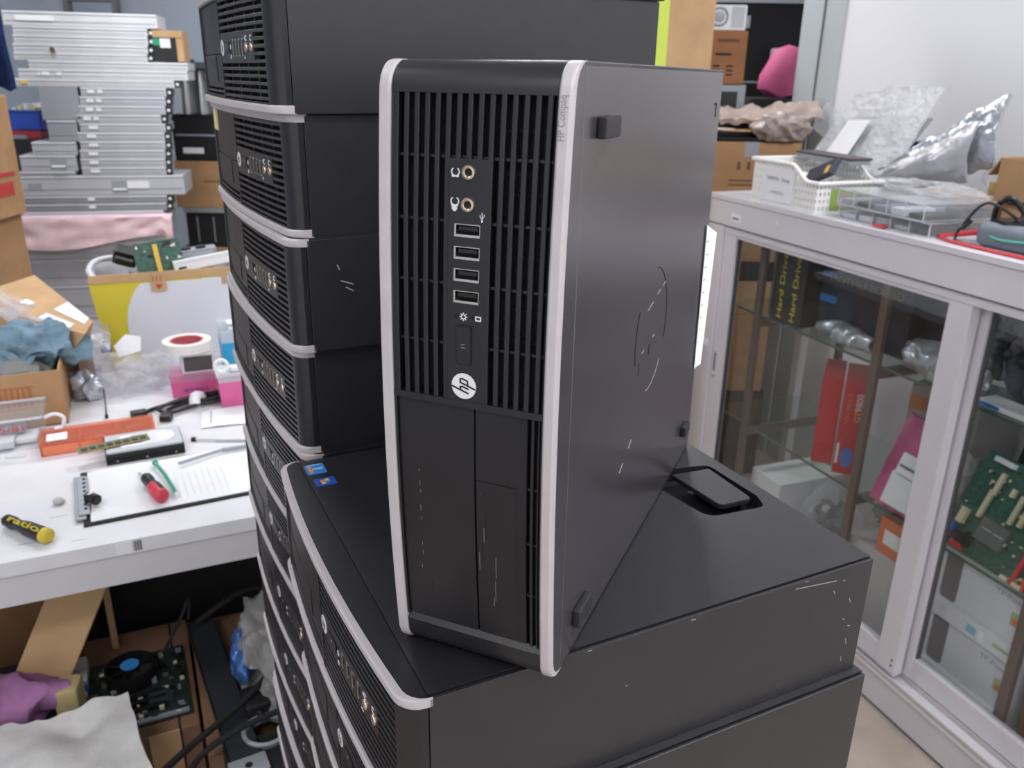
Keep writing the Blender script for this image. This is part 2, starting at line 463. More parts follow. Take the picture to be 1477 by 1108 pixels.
    for a in (287.4, 272.2):
        j = MB(); mt = front(a, C(49.7), -.3) @ FACE
        j.lathe([(1.9*mm, -.3*mm), (1.9*mm, .9*mm), (2.4*mm, 1.3*mm), (3.3*mm, 1.2*mm), (3.7*mm, .6*mm), (3.7*mm, -.2*mm)], M_gold, mt)
        j.cyl((0, 0, -.2*mm), (0, 0, .05*mm), 1.95*mm, M_dark, M=mt)
        B(j, 'audio_jack', panel)
    for hi, lo_ in usb:
        j = MB()
        bow(j, lo_+.1, lo_+1.3, C(56.3), C(42.4), -.25, 4.6, M_metal, ch=.05); bow(j, hi-.5, hi-.1, C(56.3), C(42.4), .2, 4.6, M_metal, ch=.05)
        bow(j, lo_+.1, hi-.1, C(43.3), C(42.4), -.2, 4.6, M_metal, ch=.05); bow(j, lo_+.1, hi-.1, C(56.3), C(55.9), .2, 4.6, M_metal, ch=.05)
        bow(j, lo_+.4, hi-.4, C(56), C(42.7), 4.2, 4.8, M_dark); bow(j, lo_+3.2, lo_+5, C(54.8), C(44), .8, 4.4, M_blk)
        B(j, 'usb_port', panel)
    j = MB(); po = rounded([(191.2, C(53.3), 2), (212.6, C(53.3), 2), (212.6, C(44), 2), (191.2, C(44), 2)], 4)
    ctr = (201.9, C(48.65))
    f0 = front(201.9, 0, -.3)
    j.prism([((x-ctr[0])*mm, (y-ctr[1])*mm) for x, y in po], 0, .12*mm, M_dark, T(ctr[0]*mm, (vf(ctr[0])-.3)*mm, ctr[1]*mm) @ FACE)
    j.prism([((x-ctr[0])*mm*.94, (y-ctr[1])*mm*.88) for x, y in po], 0, .7*mm, M_bez, T(ctr[0]*mm, (vf(ctr[0])-.3)*mm, ctr[1]*mm) @ FACE, bev=.0002)
    stroke(j, [(200.7, C(47.6)), (200.7, C(49.8))], .35, M_grey, -1.01); stroke(j, [(202, C(47.2)), (202.6, C(49.4))], .35, M_grey, -1.01)
    B(j, 'power_button', panel)
    ic = MB()
    for a in (287.4, 273.6):      # headphone signs
        pts = [(a+2.1*math.sin(q), C(42.7)+1.9*math.cos(q)) for q in [math.radians(x) for x in range(-145, 146, 24)]]
        pts = [(x, C(42.7)-(y-C(42.7))) for x, y in pts]
        pts = [(a+(y-C(42.7)), C(42.7)+(x-a)) for x, y in pts]
        stroke(ic, pts, .55, M_white, -.5)
        stroke(ic, [(a-2.0, C(42.7)-1.6), (a-2.0, C(42.7)-.5)], .8, M_white, -.5); stroke(ic, [(a-2.0, C(42.7)+.5), (a-2.0, C(42.7)+1.6)], .8, M_white, -.5)
    stroke(ic, [(269.4, C(42.6)), (271.3, C(42.6))], 1.7, M_white, -.5); stroke(ic, [(270.3, C(41.5)), (270.3, C(43.7))], 1.2, M_white, -.5)
    stroke(ic, [(264.9, C(57.6)), (269, C(57.6))], .35, M_white, -.5); stroke(ic, [(266.2, C(57.6)), (267.4, C(58.7)), (268.2, C(58.7))], .3, M_white, -.5)
    stroke(ic, [(265.8, C(57.6)), (267, C(56.5)), (267.8, C(56.5))], .3, M_white, -.5); stroke(ic, [(264.7, C(57.6)), (265.3, C(57.6))], .9, M_white, -.5)
    for q in range(8):            # sun-shaped activity sign
        d = Vector((math.cos(q*PI/4), math.sin(q*PI/4)))
        stroke(ic, [(216.8+d.x*1.2, C(48.5)+d.y*1.2), (216.8+d.x*2, C(48.5)+d.y*2)], .45, M_white, -.5)
    stroke(ic, [(216.8+1.1*math.cos(q*PI/5), C(48.5)+1.1*math.sin(q*PI/5)) for q in range(11)], .4, M_white, -.5)
    stroke(ic, [(215.7, C(55.3)), (215.7, C(58))], .6, M_white, -.5); stroke(ic, [(217.6, C(55.3)), (217.6, C(58))], .6, M_white, -.5)
    stroke(ic, [(215.7, C(55.3)), (217.6, C(55.3))], .6, M_white, -.5); stroke(ic, [(215.7, C(58)), (217.6, C(58))], .6, M_white, -.5)
    B(ic, 'printed_icons', panel)
    for u in (44.4, 53.1):
        j = MB(); mt = front(216.8, C(u), -.3) @ FACE
        j.lathe([(0, .45*mm), (.9*mm, .35*mm), (1.2*mm, 0)], M_dark, mt, 14); B(j, 'indicator_light', panel)
    lg = MB(); ca, cc = 179.8, C(48.8)
    lg.cyl((0, 0, 0), (0, 0, .5*mm), 7*mm, M_white, seg=40, M=front(ca, cc, -.3) @ FACE, bev=.0001)
    st = lambda *pts: stroke(lg, [(ca+x, cc+y) for x, y in pts], .95, M_bez, -.82, .1)
    st((-3.6, -2.6), (-.6, 6.6)); st((-2.2, 1.6), (-.4, 1.9), (-.2, .6), (-1.2, -2.6))
    st((2.0, 2.0), (-.9, -6.6)); st((1.9, 1.9), (3.9, 1.9), (4.1, .9), (3.1, -2.2), (.8, -2.3))
    B(lg, 'logo_badge', panel)
    if standing:
        for (b0, b1, a0, a1) in ((34, 60, 302.5, 313), (33, 58, 17, 29), (324, 343, 26, 36)):
            f = MB(); f.box((a0*mm, b0*mm, -5*mm), (a1*mm, b1*mm, 0), M_foot, .0012); B(f, 'rubber_foot')
    return t

YAW = -1.1104
U = Vector((math.cos(YAW), math.sin(YAW), 0)); VV = Vector((-U.y, U.x, 0))
TOP = 1.158
ORD = ['topmost', 'second', 'third', 'fourth', 'fifth', 'sixth', 'seventh', 'eighth', 'ninth', 'tenth', 'eleventh', 'twelfth', 'thirteenth', 'fourteenth', 'fifteenth', 'sixteenth']
proto = make_pc('black flat desktop computer under the upright one, blue stickers by its front edge')
proto['group'] = 'flat desktops in the front stack'
def place(o, corner, ztop, yaw=YAW):
    """corner = front left corner of the lying case"""
    u = Vector((math.cos(yaw), math.sin(yaw), 0)); v = Vector((-u.y, u.x, 0))
    p = corner+u*.169+v*.19
    o.location = (p.x, p.y, ztop-.1); o.rotation_euler = (0, 0, yaw)
FC = Vector((-.2065, .6761, 0))
place(proto, FC, TOP)
# square stickers on the lid of the front stack's top case
def sticker(name, cx, cy, w, h, base, accent, par, skew=0):
    s = MB(); M0 = T((cx-169)*.001, (cy-190)*.001, .1) @ R('Z', skew)
    s.prism([(x*.001, y*.001) for x, y in rounded([(-w/2, -h/2, 2), (w/2, -h/2, 2), (w/2, h/2, 2), (-w/2, h/2, 2)], 3)], 0, .0004, base, M0)
    return s, M0
M_stkb = mat('blue_sticker', '2f7fc4', .3); M_stkd = mat('deep_blue_sticker', '2b4fa8', .3); M_cyan = mat('pale_blue_print', '9fd6ee', .4); M_orng = mat('orange_print', 'e07a35', .5); M_yel = mat('yellow_print', 'd8b34a', .5)
s, M0 = sticker('s', 23, 25, 20, 17, M_stkb, M_cyan, proto)
s.text('intel', .0062, M_white, M0 @ T(0, .0012, .0005) @ R('Z', 90), ext=.0001)
s.box((-.006, -.006, .0004), (.007, -.003, .0006), M_orng, M=M0); s.box((-.0085, -.0065, .0004), (-.0075, .006, .0006), M_cyan, M=M0)
o = s.build('processor_sticker', proto); o['label'] = 'light blue square sticker with white lettering'
s, M0 = sticker('s', 50.5, 27, 15, 18, M_stkd, M_orng, proto)
for dx, dy, mm_ in ((-.002, -.002, M_orng), (.0022, -.002, M_yel), (-.002, .0022, M_yel), (.0022, .0022, M_stkb)): s.box((dx-.0018, dy-.0018, .0004), (dx+.0018, dy+.0018, .0006), mm_, M=M0 @ R('Z', 8))
o = s.build('system_sticker', proto); o['label'] = 'deep blue sticker with a small coloured flag'
s = MB()
for (b, c, L, an) in ((300, 97.6, 3, 0), (330, 80, 4, 60), (345, 52, 3, 40), (352, 30, 6, 75), (338, 88, 2, 10), (200, 96, 4, 5), (120, 97.5, 3, 0), (350, 14, 5, 80), (310, 92, 40, 6), (348, 68, 5, 65), (352, 44, 3, 20), (150, 60, 2, 30)):
    s.box((-L/2*.001, -.00035, 0), (L/2*.001, .00035, .00015), M_scuff, M=T(.169, (b-190)*.001, c*.001) @ R('Y', 90) @ R('Z', 90-an))
o = s.build('scuff_marks', proto)
front_plan = [(1, .009, .004, 0, 'black flat desktop computer second in the front stack'), (2, .016, .004, .012, 'black flat desktop computer third in the front stack, set a little inwards')]
plain = copy_tree(proto)
for ch in list(kids(plain)):
    if 'sticker' in ch.name or 'scuff' in ch.name: bpy.data.objects.remove(ch)
for i, du, dv_, dy, lab in front_plan:
    o = plain if i == 1 else copy_tree(plain)
    place(o, FC+U*du+VV*dv_, TOP-.1*i, YAW+dy); o['label'] = lab
for i in range(3, 11):
    o = copy_tree(plain); place(o, FC+U*(.012+.004*((i*5) % 3-1))+VV*.005, TOP-.1*i)
    o['label'] = 'black flat desktop computer low in the front stack, under the upper three'
# rear stack, right-front corners near (-.19, .69)
RC = Vector((-.19, .69, 0))
M_ylab = mat('yellow_tag', 'd8a53c', .6); M_wlab = mat('cream_tag', 'd9c79a', .6)
rear = {5: (.002, .004, 0, 'topmost black desktop of the rear stack, cut off by the frame top'),
        4: (0, 0, 0, 'black desktop high in the rear stack with open dark vents, above the cream tag'),
        3: (-.004, .008, .012, 'black desktop in the rear stack with a small cream tag on its front'),
        2: (.002, .002, -.008, 'black desktop in the rear stack, white scuffs on its right side'),
        1: (-.004, .003, .006, 'black desktop in the rear stack standing level with the upright one'),
        0: (.0, .003, -.004, 'black desktop in the rear stack with a long yellow tag across its front'),
        -1: (-.012, .006, .008, 'black desktop in the rear stack, first below the yellow tag'),
        -2: (-.014, .006, .0, 'black desktop in the rear stack, second below the yellow tag'),
        -3: (-.016, .008, .006, 'black desktop in the rear stack, third below the yellow tag'),
        -4: (-.012, .01, -.004, 'black desktop in the rear stack, fourth below the yellow tag')}
for i in range(5, -11, -1):
    o = copy_tree(plain); du, dv_, dy, lab = rear.get(i, (-.012+.003*(i % 2), .008, 0, 'black desktop at the bottom of the rear stack, under the visible ones'))
    yaw = YAW+dy+.028
    u = Vector((math.cos(yaw), math.sin(yaw), 0))
    place(o, RC+U*du+VV*dv_-u*.338, TOP+.1*i, yaw)
    o['label'] = lab; o['group'] = 'flat desktops in the rear stack'
    tg = None
    if i == 3: tg = (20, 46, 70, 94, M_wlab)
    if i == 0: tg = (8, 70, 80, 92, M_ylab)
    if tg:
        s = MB(); bow(s, tg[0], tg[1], tg[2], tg[3], -.4, 1.6, tg[4]); t2 = s.build('paper_tag', o, T(-.169, -.19, 0))
        t2['label'] = 'cream paper tag' if i == 3 else 'yellow paper tag'
    if i == 2:
        s = MB()
        for (b, c, L, an) in ((40, 74, 5, 20), (47, 60, 12, 70), (49, 54, 8, 60)):
            s.box((-L/2*.001, -.0005, 0), (L/2*.001, .0005, .0002), M_scuff, M=T(.338, b*.001, c*.001) @ R('Y', 90) @ R('Z', an))
        s.build('scuff_marks', o, T(-.169, -.19, 0))
# the upright one
hero = make_pc('black desktop computer standing upright on the front stack, silver strips down its front', True, latch=False)
hy = -.4018; hu = Vector((math.cos(hy), math.sin(hy), 0)); hv = Vector((-hu.y, hu.x, 0))
p = Vector((-.06613, .43087, 0))+hu*.05+hv*.19
hero.location = (p.x, p.y, TOP+.0008); hero.rotation_euler = (0, 0, hy)
# paper label folded round its rear edge
s = MB()
def lab(u_, v_):   # v_: up, u_: along the depth
    z = .214-.132*v_
    y = .352+.020*v_*.2+u_*(.036-.02*v_)
    return (.1015+.004*max(0, u_-.4), y, z-.012*u_*(1-v_))
s.sheet(6, 10, lab, .0004, M_paper)
for q in range(9): s.box((-.0002, 0, 0), (.0003, .008+.004*(q % 3), .0008), M_grey, M=T(.1017, .356+.0007*q, .198-q*.0115))
s.build('paper_label', hero, T(-.05, -.19, 0))['label'] = 'white printed paper label at the rear edge'
# ================================================================== room
M_floor = mat('worn_cement_floor', 'a3968c', .55, 0, .4, .14, 9, .05, 60)
M_wallg = mat('blue_grey_wall', 'a6aeba', .8, 0, .3, .03, 3)
M_wallw = mat('white_partition', 'e6e7ec', .55, 0, .4, .015, 3)
M_pil = mat('grey_painted_pillar', 'b2babd', .5)
M_ceil = mat('white_ceiling', 'd8d8d8', .9)
CA = Vector((.91673, 1.71607, 0)); CANG = math.atan2(-.93404, .35716)
CU = Vector((math.cos(CANG), math.sin(CANG), 0)); CN = Vector((-CU.y, CU.x, 0))
def cab(s, o, z): return CA+CU*s+CN*o+Vector((0, 0, z))
m = MB(); m.box((-3.6, -3.2, -.1), (3.6, 6.0, 0), M_floor); struct(m, 'floor')
m = MB(); m.box((-3.6, 5.8, 0), (3.6, 5.9, 3.2), M_wallg); struct(m, 'wall_back')
m = MB(); m.box((-3.6, -3.2, 0), (-3.5, 5.8, 3.2), M_wallg); struct(m, 'wall_left')
m = MB(); m.box((-3.6, -3.2, 3.2), (3.6, 5.9, 3.3), M_ceil); struct(m, 'ceiling')
m = MB(); m.box((-1.24, .70, 0), (3.6, .78, 3.2), M_wallw)
o = struct(m, 'wall_right'); o.location = CA; o.rotation_euler = (0, 0, CANG)
m = MB()
m.box((-1.455, .685, 0), (-1.345, .79, 3.2), M_pil, .004); m.box((-1.345, .693, 0), (-1.24, .79, 3.2), M_pil, .004)
m.box((-1.348, .689, 0), (-1.342, .70, 3.2), M_alud)
o = struct(m, 'trim_1'); o.location = CA; o.rotation_euler = (0, 0, CANG)
m = MB(); m.box((2.9, 2.7, 0), (3.0, 5.8, 3.2), M_wallg); struct(m, 'wall_side')
M_tube = emit('lit_tube', 'f4f6ff', 6)
for i, (x, y) in enumerate(((-1.9, .7), (-1.7, 3.3), (.1, 3.9), (-.8, -1.2), (1.45, .55), (1.7, -1.4))):  # last two fittings put in to brighten the right wall and upright case
    t = thing('ceiling_light', 'unseen white tube light fitting on the ceiling', 'lamp', (x, y, 3.2), 0, 'tube lights on the ceiling')
    m = MB(); m.box((-.62, -.14, -.05), (.62, .14, 0), M_table, .004); m.build('housing', t)
    m = MB()
    for dy in (-.07, .07): m.cyl((-.58, dy, -.07), (.58, dy, -.07), .014, M_tube, seg=12)
    m.build('tube', t)

# ================================================================== work table
TA = math.atan2(.4178, .9086)
TX = Vector((math.cos(TA), math.sin(TA), 0)); TY = Vector((-TX.y, TX.x, 0))
TO = Vector((-.806, 1.131, 0)); TZ = .751
def tab(x, y, z=TZ): return TO+TX*x+TY*y+Vector((0, 0, z))
t = thing('work_table', 'white work table covered in parts, left of the computer stacks', 'table', TO, TA)
m = MB(); m.box((-1.0, 0, .723), (1.05, 1.3, .751), M_table, .002)
for (x, y, L, w) in ((.02, .05, .05, .002), (.06, .13, .03, .0015), (-.05, .2, .02, .002), (.1, .03, .02, .001), (.14, .08, .025, .0012)):
    m.box((x, y, .7509), (x+L, y+w, .7512), M_steel3)
m.build('tabletop', t)
m = MB(); m.box((-.98, .006, .6655), (1.03, .03, .7228), M_edge, .001); m.box((-.98, 1.27, .6655), (1.03, 1.29, .7228), M_edge); m.build('apron', t)
for x in (-.95, 1.0):
    for y in (.04, 1.24):
        m = MB(); m.box((x-.025, y-.01, 0), (x+.025, y+.04, .7225), M_edge, .003); m.build('leg', t)
m = MB(); m.box((.165, -.0006, .7265), (.190, 0, .748), M_paper)
for q in range(7): m.box((.192+.002*q, -.0008, .728), (.1926+.002*q+.0005*(q % 2), 0, .747), M_blkm)
m.build('torn_label', t)

# cartons -----------------------------------------------------------
def carton(name, label, w, d, h, loc, rz, m_=M_card, open_=False, flaps=None, group=None, tape=None, prints=(), cat='box', th=.004):
    t = thing(name, label, cat, loc, rz, group)
    b = MB()
    if open_:
        b.box((0, 0, 0), (w, d, th), m_); b.box((0, 0, 0), (w, th, h), m_); b.box((0, d-th, 0), (w, d, h), m_)
        b.box((0, th, 0), (th, d-th, h), m_); b.box((w-th, th, 0), (w, d-th, h), m_)
    else:
        b.box((0, 0, 0), (w, d, h), m_, .003)
    for (x, z, L, hh, mt) in prints: b.box((x, -.0006, z), (x+L, .001, z+hh), mt)
    b.build('body', t)
    if tape:
        q = MB(); q.box((w/2-.024, -.0008, h-.05), (w/2+.024, .002, h), tape); q.box((w/2-.024, -.0005, h-.0006), (w/2+.024, d, h+.0007), tape); q.build('packing_tape', t)
    for f in (flaps or ()):
        q = MB(); L, ang = f[1], math.radians(f[2])
        if f[0] == 'front': q.box((.004, -L, 0), (w-.004, 0, th), m_, M=T(0, 0, h) @ Matrix.Rotation(ang, 4, 'X'))
        if f[0] == 'back': q.box((.004, 0, 0), (w-.004, L, th), m_, M=T(0, d, h) @ Matrix.Rotation(-ang, 4, 'X'))
        if f[0] == 'left': q.box((-L, .004, 0), (0, d-.004, th), m_, M=T(0, 0, h) @ Matrix.Rotation(-ang, 4, 'Y'))
        if f[0] == 'right': q.box((0, .004, 0), (L, d-.004, th), m_, M=T(w, 0, h) @ Matrix.Rotation(ang, 4, 'Y'))
        q.build('flap', t)
    return t
LX = lambda v, k=0: v
# brown carton at the table's left, bundle of cloth and bags in it
p = Vector((-.981, 1.690, TZ))
M_orp = mat('orange_brown_print', 'a4653c', .85)
cw = .34
t = carton('cardboard_box', 'brown open cardboard box at the left edge of the table, holding a blue cloth', cw, .2, .125, p-TX*cw, TA, M_card, True,
           prints=[(.12+.011*q, .05, .006, .042, M_orp) for q in range(15)]+[(.11, .045, .178, .003, M_orp), (.11, .093, .178, .003, M_orp)])
q = p-TX*.17+TY*.1
m = MB(); m.blob((0, 0, .075), (.15, .085, .075), M_bagg, .3, 14, 3, 4, floor=.006)
solo(m, 'plastic_bag', 'grey crumpled plastic bag stuffed in the brown box under the blue cloth', 'bag', q, TA)
M_cloth = mat('blue_grey_cloth', '6f8796', .95, 0, .1, .25, 40, .3, 300)
m = MB(); m.blob((0, 0, 0), (.07, .055, .045), M_cloth, .55, 22, 8, 5, ridge=True); m.blob((.05, .0, -.02), (.06, .05, .035), M_cloth, .5, 24, 5, 5, ridge=True); m.blob((-.03, -.02, -.03), (.05, .05, .03), M_cloth, .5, 26, 2, 4, ridge=True)
solo(m, 'cloth', 'crumpled blue grey cloth bundle lying on top of the brown box', 'cloth', Vector((-1.09, 1.79, .905)), TA)
m = MB()
def bg(u, v): return (-.16+.32*u, -.1+.2*v, .05+.16*(1-u)+.03*noise.noise(Vector((u*6, v*6, 1)))+.02*noise.noise(Vector((u*14, v*14, 4))))
m.sheet(22, 16, bg, .002, M_bagc)
solo(m, 'plastic_sheet', 'shiny clear plastic sheet draped behind the blue cloth', 'plastic sheet', Vector((-1.16, 1.93, .80)), TA)
# closed pale carton behind
t = thing('cardboard_box', 'long pale brown cardboard box with white labels, slanting down left of the yellow box', 'box')
FB = [Vector(q) for q in ((-1.40, 2.0, .868), (-1.005, 1.80, .882), (-1.02, 1.92, .885), (-1.36, 2.28, .88), (-1.379, 2.0, .946), (-.971, 1.80, .924), (-.995, 1.89, .928), (-1.325, 2.25, .951))]
m = MB(); m.hexa(FB, M_card2); m.build('body', t)
def fbt(u, v): return (FB[4].lerp(FB[5], u)).lerp(FB[7].lerp(FB[6], u), v)+Vector((0, 0, .0012))
m = MB()
for u0, u1, v0, v1 in ((.62, .95, .55, .98), (.62, .88, .08, .35), (.34, .44, .35, .5)): m.sheet(2, 1, lambda p, q, a=(u0, u1, v0, v1): tuple(fbt(a[0]+(a[1]-a[0])*p, a[2]+(a[3]-a[2])*q)), .0008, M_paper)
m.build('white_label', t)
m = MB(); m.hexa([(-1.37, 2.03, TZ), (-1.03, 1.86, TZ), (-1.03, 1.93, TZ), (-1.34, 2.24, TZ), (-1.37, 2.03, .866), (-1.03, 1.86, .874), (-1.03, 1.93, .876), (-1.34, 2.24, .874)], M_card3); solo(m, 'cardboard_box', 'dark brown cardboard box hidden under the slanting pale box', 'box')

# yellow and white box of boards
yb = tab(.16, .985)
bw, bd, bh = .352, .26, .225
t = thing('printed_box', 'yellow and white printed box full of circuit boards', 'box', yb, TA)
M_yb = mat('yellow_print_board', 'cdbb33', .6); M_wb = mat('white_print_board', 'd3d2d8', .6, 0, .4, .02, 6)
m = MB()
m.box((.006, .004, 0), (bw-.006, bd, .004), M_card2)
def wall4(x0, x1, y0, y1, sx0, sy0, sx1, sy1, mt): m.hexa([(x0, y0, 0), (x1, y0, 0), (x1, y1, 0), (x0, y1, 0), (x0+sx0, y0+sy0, bh), (x1+sx1, y0+sy0, bh), (x1+sx1, y1+sy1, bh), (x0+sx0, y1+sy1, bh)], mt)
wall4(0, bw, 0, .004, -.022, -.012, .01, -.012, M_yb)
wall4(0, bw, bd-.004, bd, -.022, .012, .01, .012, M_wb)
wall4(0, .004, .004, bd-.004, -.022, 0, -.022, 0, M_wb); wall4(bw-.004, bw, .004, bd-.004, .01, 0, .01, 0, M_wb)
# white round field printed on the front
cx, cz, rx, rz_ = .205, .095, .15, .17
pts = [(cx+rx*math.cos(a), cz+rz_*math.sin(a)) for a in [i*PI/24 for i in range(48)]]
pts = [(min(max(x, .02), bw-.004), min(max(z, .002), bh-.012)) for x, z in pts]
pts = [p_ for i, p_ in enumerate(pts) if p_ != pts[i-1]]
sl = Matrix(((1, 0, 0, 0), (0, 1, -.012/bh, 0), (0, 0, 1, 0), (0, 0, 0, 1)))
m.prism([(x, z) for x, z in pts], 0, .0006, M_wb, sl @ T(0, -.0002, 0) @ R('X', 90))
m.box((.25, -.0007, .02), (bw-.002, .001, bh-.01), M_wb, M=sl)
m.build('body', t)
m = MB(); m.box((-.02, -.0146, bh-.006), (bw+.008, -.0105, bh+.016), M_card2, M=T(0, 0, 0)); m.box((bw-.05, -.015, bh-.03), (bw+.012, -.0115, bh+.01), M_card2); m.build('folded_rim', t)
m = MB(); m.box((.125, -.0166, bh-.035), (.162, -.0150, bh+.012), M_card2)
for q in range(3): m.box((.13+.009*q, -.0172, bh-.009), (.1325+.009*q, -.0165, bh+.005), M_red)
m.prism([(.143, bh-.031), (.152, bh-.02), (.150, bh-.015), (.145, bh-.018), (.139, bh-.015), (.136, bh-.02)], .0165, .0172, M_red, R('X', 90))
m.build('handle_tape', t)
def on_box(x, y, z): return yb+TX*x+TY*y+Vector((0, 0, z))
def pcb(mb, w, h, th, mt, seed, n=20, M=None, mats=None):
    r = random.Random(seed); mb.box((0, 0, 0), (w, h, th), mt, M=M)
    mats = mats or [M_chip, M_cream, M_blk, M_metal, M_steel3]
    for i in range(n):
        a, b = r.uniform(.03, .12)*w, r.uniform(.03, .12)*h; x, y = r.uniform(0, w-a), r.uniform(0, h-b)
        mb.box((x, y, th), (x+a, y+b, th+r.uniform(.002, .008)), r.choice(mats), M=M)
m = MB(); pcb(m, .12, .10, .002, M_pcb, 4, 22); m.box((.05, .01, .002), (.062, .09, .012), M_yel)
o = solo(m, 'circuit_board', 'green circuit board with a yellow connector, leaning in the yellow box', 'circuit board', on_box(.10, .045, .205)); o.rotation_euler = (math.radians(68), math.radians(-6), TA)
m = MB(); m.box((0, 0, 0), (.012, .02, .17), M_steel2, .001); m.box((-.02, 0, .0), (.03, .02, .004), M_steel2)
o = solo(m, 'metal_bracket', 'thin pale metal bracket sticking up slantwise from the yellow box', 'bracket', on_box(.06, .08, .19)); o.rotation_euler = (0, math.radians(48), TA)
m = MB(); m.box((0, 0, 0), (.155, .045, .03), M_paper, .002); m.box((.004, -.0006, .018), (.151, 0, .028), M_steel2); m.box((.01, -.0008, .006), (.03, 0, .012), M_blk)
o = solo(m, 'drive_tray', 'white slim drive lying across the top of the yellow box', 'drive', on_box(.19, .015, .228)); o.rotation_euler = (math.radians(-10), math.radians(-7), TA+.06)
m = MB(); m.box((0, 0, 0), (.11, .05, .028), M_steel3, .002); m.box((.01, -.0006, .006), (.1, 0, .022), M_steel); m.cyl((.03, .02, .028), (.03, .02, .034), .014, M_blk); m.cyl((.07, .02, .028), (.07, .02, .034), .014, M_blk)
o = solo(m, 'power_module', 'grey metal module behind the white slim drive in the yellow box', 'module', on_box(.20, .12, .235)); o.rotation_euler = (0, math.radians(-4), TA)
m = MB(); m.box((0, 0, 0), (.06, .05, .04), M_blk, .004); m.box((.005, -.02, .01), (.05, 0, .03), M_blk, .003)
o = solo(m, 'black_adapter', 'black plastic adapter block poking out of the yellow box', 'adapter', on_box(.035, .12, .245)); o.rotation_euler = (math.radians(18), math.radians(20), TA)
m = MB(); m.blob((0, 0, 0), (.15, .11, .10), M_blk, .3, 22, 6, 4, ridge=True); m.blob((.02, -.03, .05), (.12, .07, .06), M_steel3, .4, 30, 9, 4, ridge=True)
tag(solo(m, 'scrap_heap', 'tangled dark electronic scrap filling the yellow box', 'scrap', on_box(.175, .13, .115), TA), kind='stuff')
m = MB(); m.tube([(-.005, .01, 0), (-.02, .07, .012), (.0, .16, .02), (.06, .22, .015)], .008, M_steel2, 8)
solo(m, 'cable', 'pale grey ribbon cable along the left rim of the yellow box', 'cable', on_box(-.0, .0, .226), TA)

# heap of clear bags in front of it
m = MB()
for i, (x, y, rx, ry, rz_) in enumerate(((0, 0, .10, .07, .045), (.09, .02, .08, .06, .04), (-.08, .05, .07, .06, .06), (.03, -.04, .07, .05, .03), (.14, .05, .05, .05, .03))):
    m.blob((x, y, rz_*.72), (rx, ry, rz_), M_bagc, .45, 20, i, 4, floor=.001, ridge=True)
tag(solo(m, 'plastic_bags', 'heap of clear crumpled plastic bags in front of the yellow box', 'bag', Vector((-.97, 1.91, TZ)), TA), kind='stuff')
m = MB(); m.blob((0, 0, .035), (.03, .022, .035), M_esd, .4, 40, 3, 4, floor=.001, ridge=True)
solo(m, 'antistatic_bag', 'small dark shiny antistatic bag at the right of the brown box', 'bag', Vector((-1.0, 1.83, TZ)), TA)
m = MB(); m.tube([(0, 0, .03), (.02, -.03, .025), (.05, -.09, .004), (.07, -.13, .004)], .0014, M_blkm, 6); m.cyl((.07, -.13, .004), (.076, -.142, .004), .0035, M_blkm)
solo(m, 'thin_wire', 'thin black antenna lead lying beside the brown box', 'wire', Vector((-.985, 1.86, TZ)))
M_blue = mat('blue_clip', '2e57b8', .4)
m = MB(); m.box((-.012, -.008, 0), (.012, .008, .012), M_blue, .002); m.box((-.006, -.006, .012), (.01, .006, .03), M_blue, .002)
solo(m, 'blue_clip', 'small blue plastic clip on the clear bags', 'clip', Vector((-1.03, 2.0, .815)), .6)
m = MB(); m.prism([(0, 0), (.05, .01), (.055, .05), (.02, .06), (-.01, .03)], 0, .001, M_paper, R('X', 50))
solo(m, 'paper_scrap', 'white paper scrap propped on the clear bags', 'paper', Vector((-.985, 1.97, .812)), TA)

# pink and blue tubs, tape ----------------------------------------------
M_pink = mat('pink_liquid_tub', 'cf5f92', .4, 0, .5, .08, 20); M_pinks = clear('pink_clear_tub', 'e3b3cc', .35, .1)
M_bluet = mat('blue_tub_contents', '2aa0cc', .35); M_ink = mat('purple_ink', '70449a', .7)
def tub(name, label, w, d, h, fill, mat_in, loc, rz, lid=None):
    t = thing(name, label, 'tub', loc, rz)
    m = MB(); a = .004
    m.hexa([(a, a, 0), (w-a, a, 0), (w-a, d-a, 0), (a, d-a, 0), (0, 0, h), (w, 0, h), (w, d, h), (0, d, h)], M_frost if lid else M_pinks); m.build('tub_shell', t)
    m = MB(); k = fill/h
    m.hexa([(a-.0006, a-.0006, .001), (w-a+.0006, a-.0006, .001), (w-a+.0006, d-a+.0006, .001), (a-.0006, d-a+.0006, .001),
            (a*(1-k)-.0006, a*(1-k)-.0006, fill), (w-a*(1-k)+.0006, a*(1-k)-.0006, fill), (w-a*(1-k)+.0006, d-a*(1-k)+.0006, fill), (a*(1-k)-.0006, d-a*(1-k)+.0006, fill)], mat_in); m.build('tub_band', t)
    if lid:
        m = MB(); m.box((-.003, -.003, h), (w+.003, d+.003, h+.008), lid, .002); m.build('tub_lid', t)
    return t
pk = Vector((-.811, 1.842, TZ))
t = tub('pink_tub', 'pink plastic tub with scribbled purple writing, under the tape roll', .106, .08, .058, .04, M_pink, pk, TA-.08)
m = MB()
for i in range(9): m.tube([(.03+.006*i, -.0006, .014+.004*(i % 3)), (.033+.006*i, -.0006, .024-.004*(i % 2)), (.0355+.006*i, -.0006, .015+.003*(i % 2))], .0007, M_ink, 5, 3)
m.build('handwriting', t)
t = thing('parts_case', 'small clear case with a dark panel stacked on the pink tub', 'case', pk+TX*.03+TY*.0+Vector((0, 0, .0585)), TA)
m = MB(); m.box((0, 0, 0), (.075, .07, .052), M_frost, .003); m.build('case_shell', t)
m = MB(); m.box((.006, -.0006, .006), (.070, .002, .042), mat('dark_tray', '4a4040', .5)); m.build('dark_panel', t)
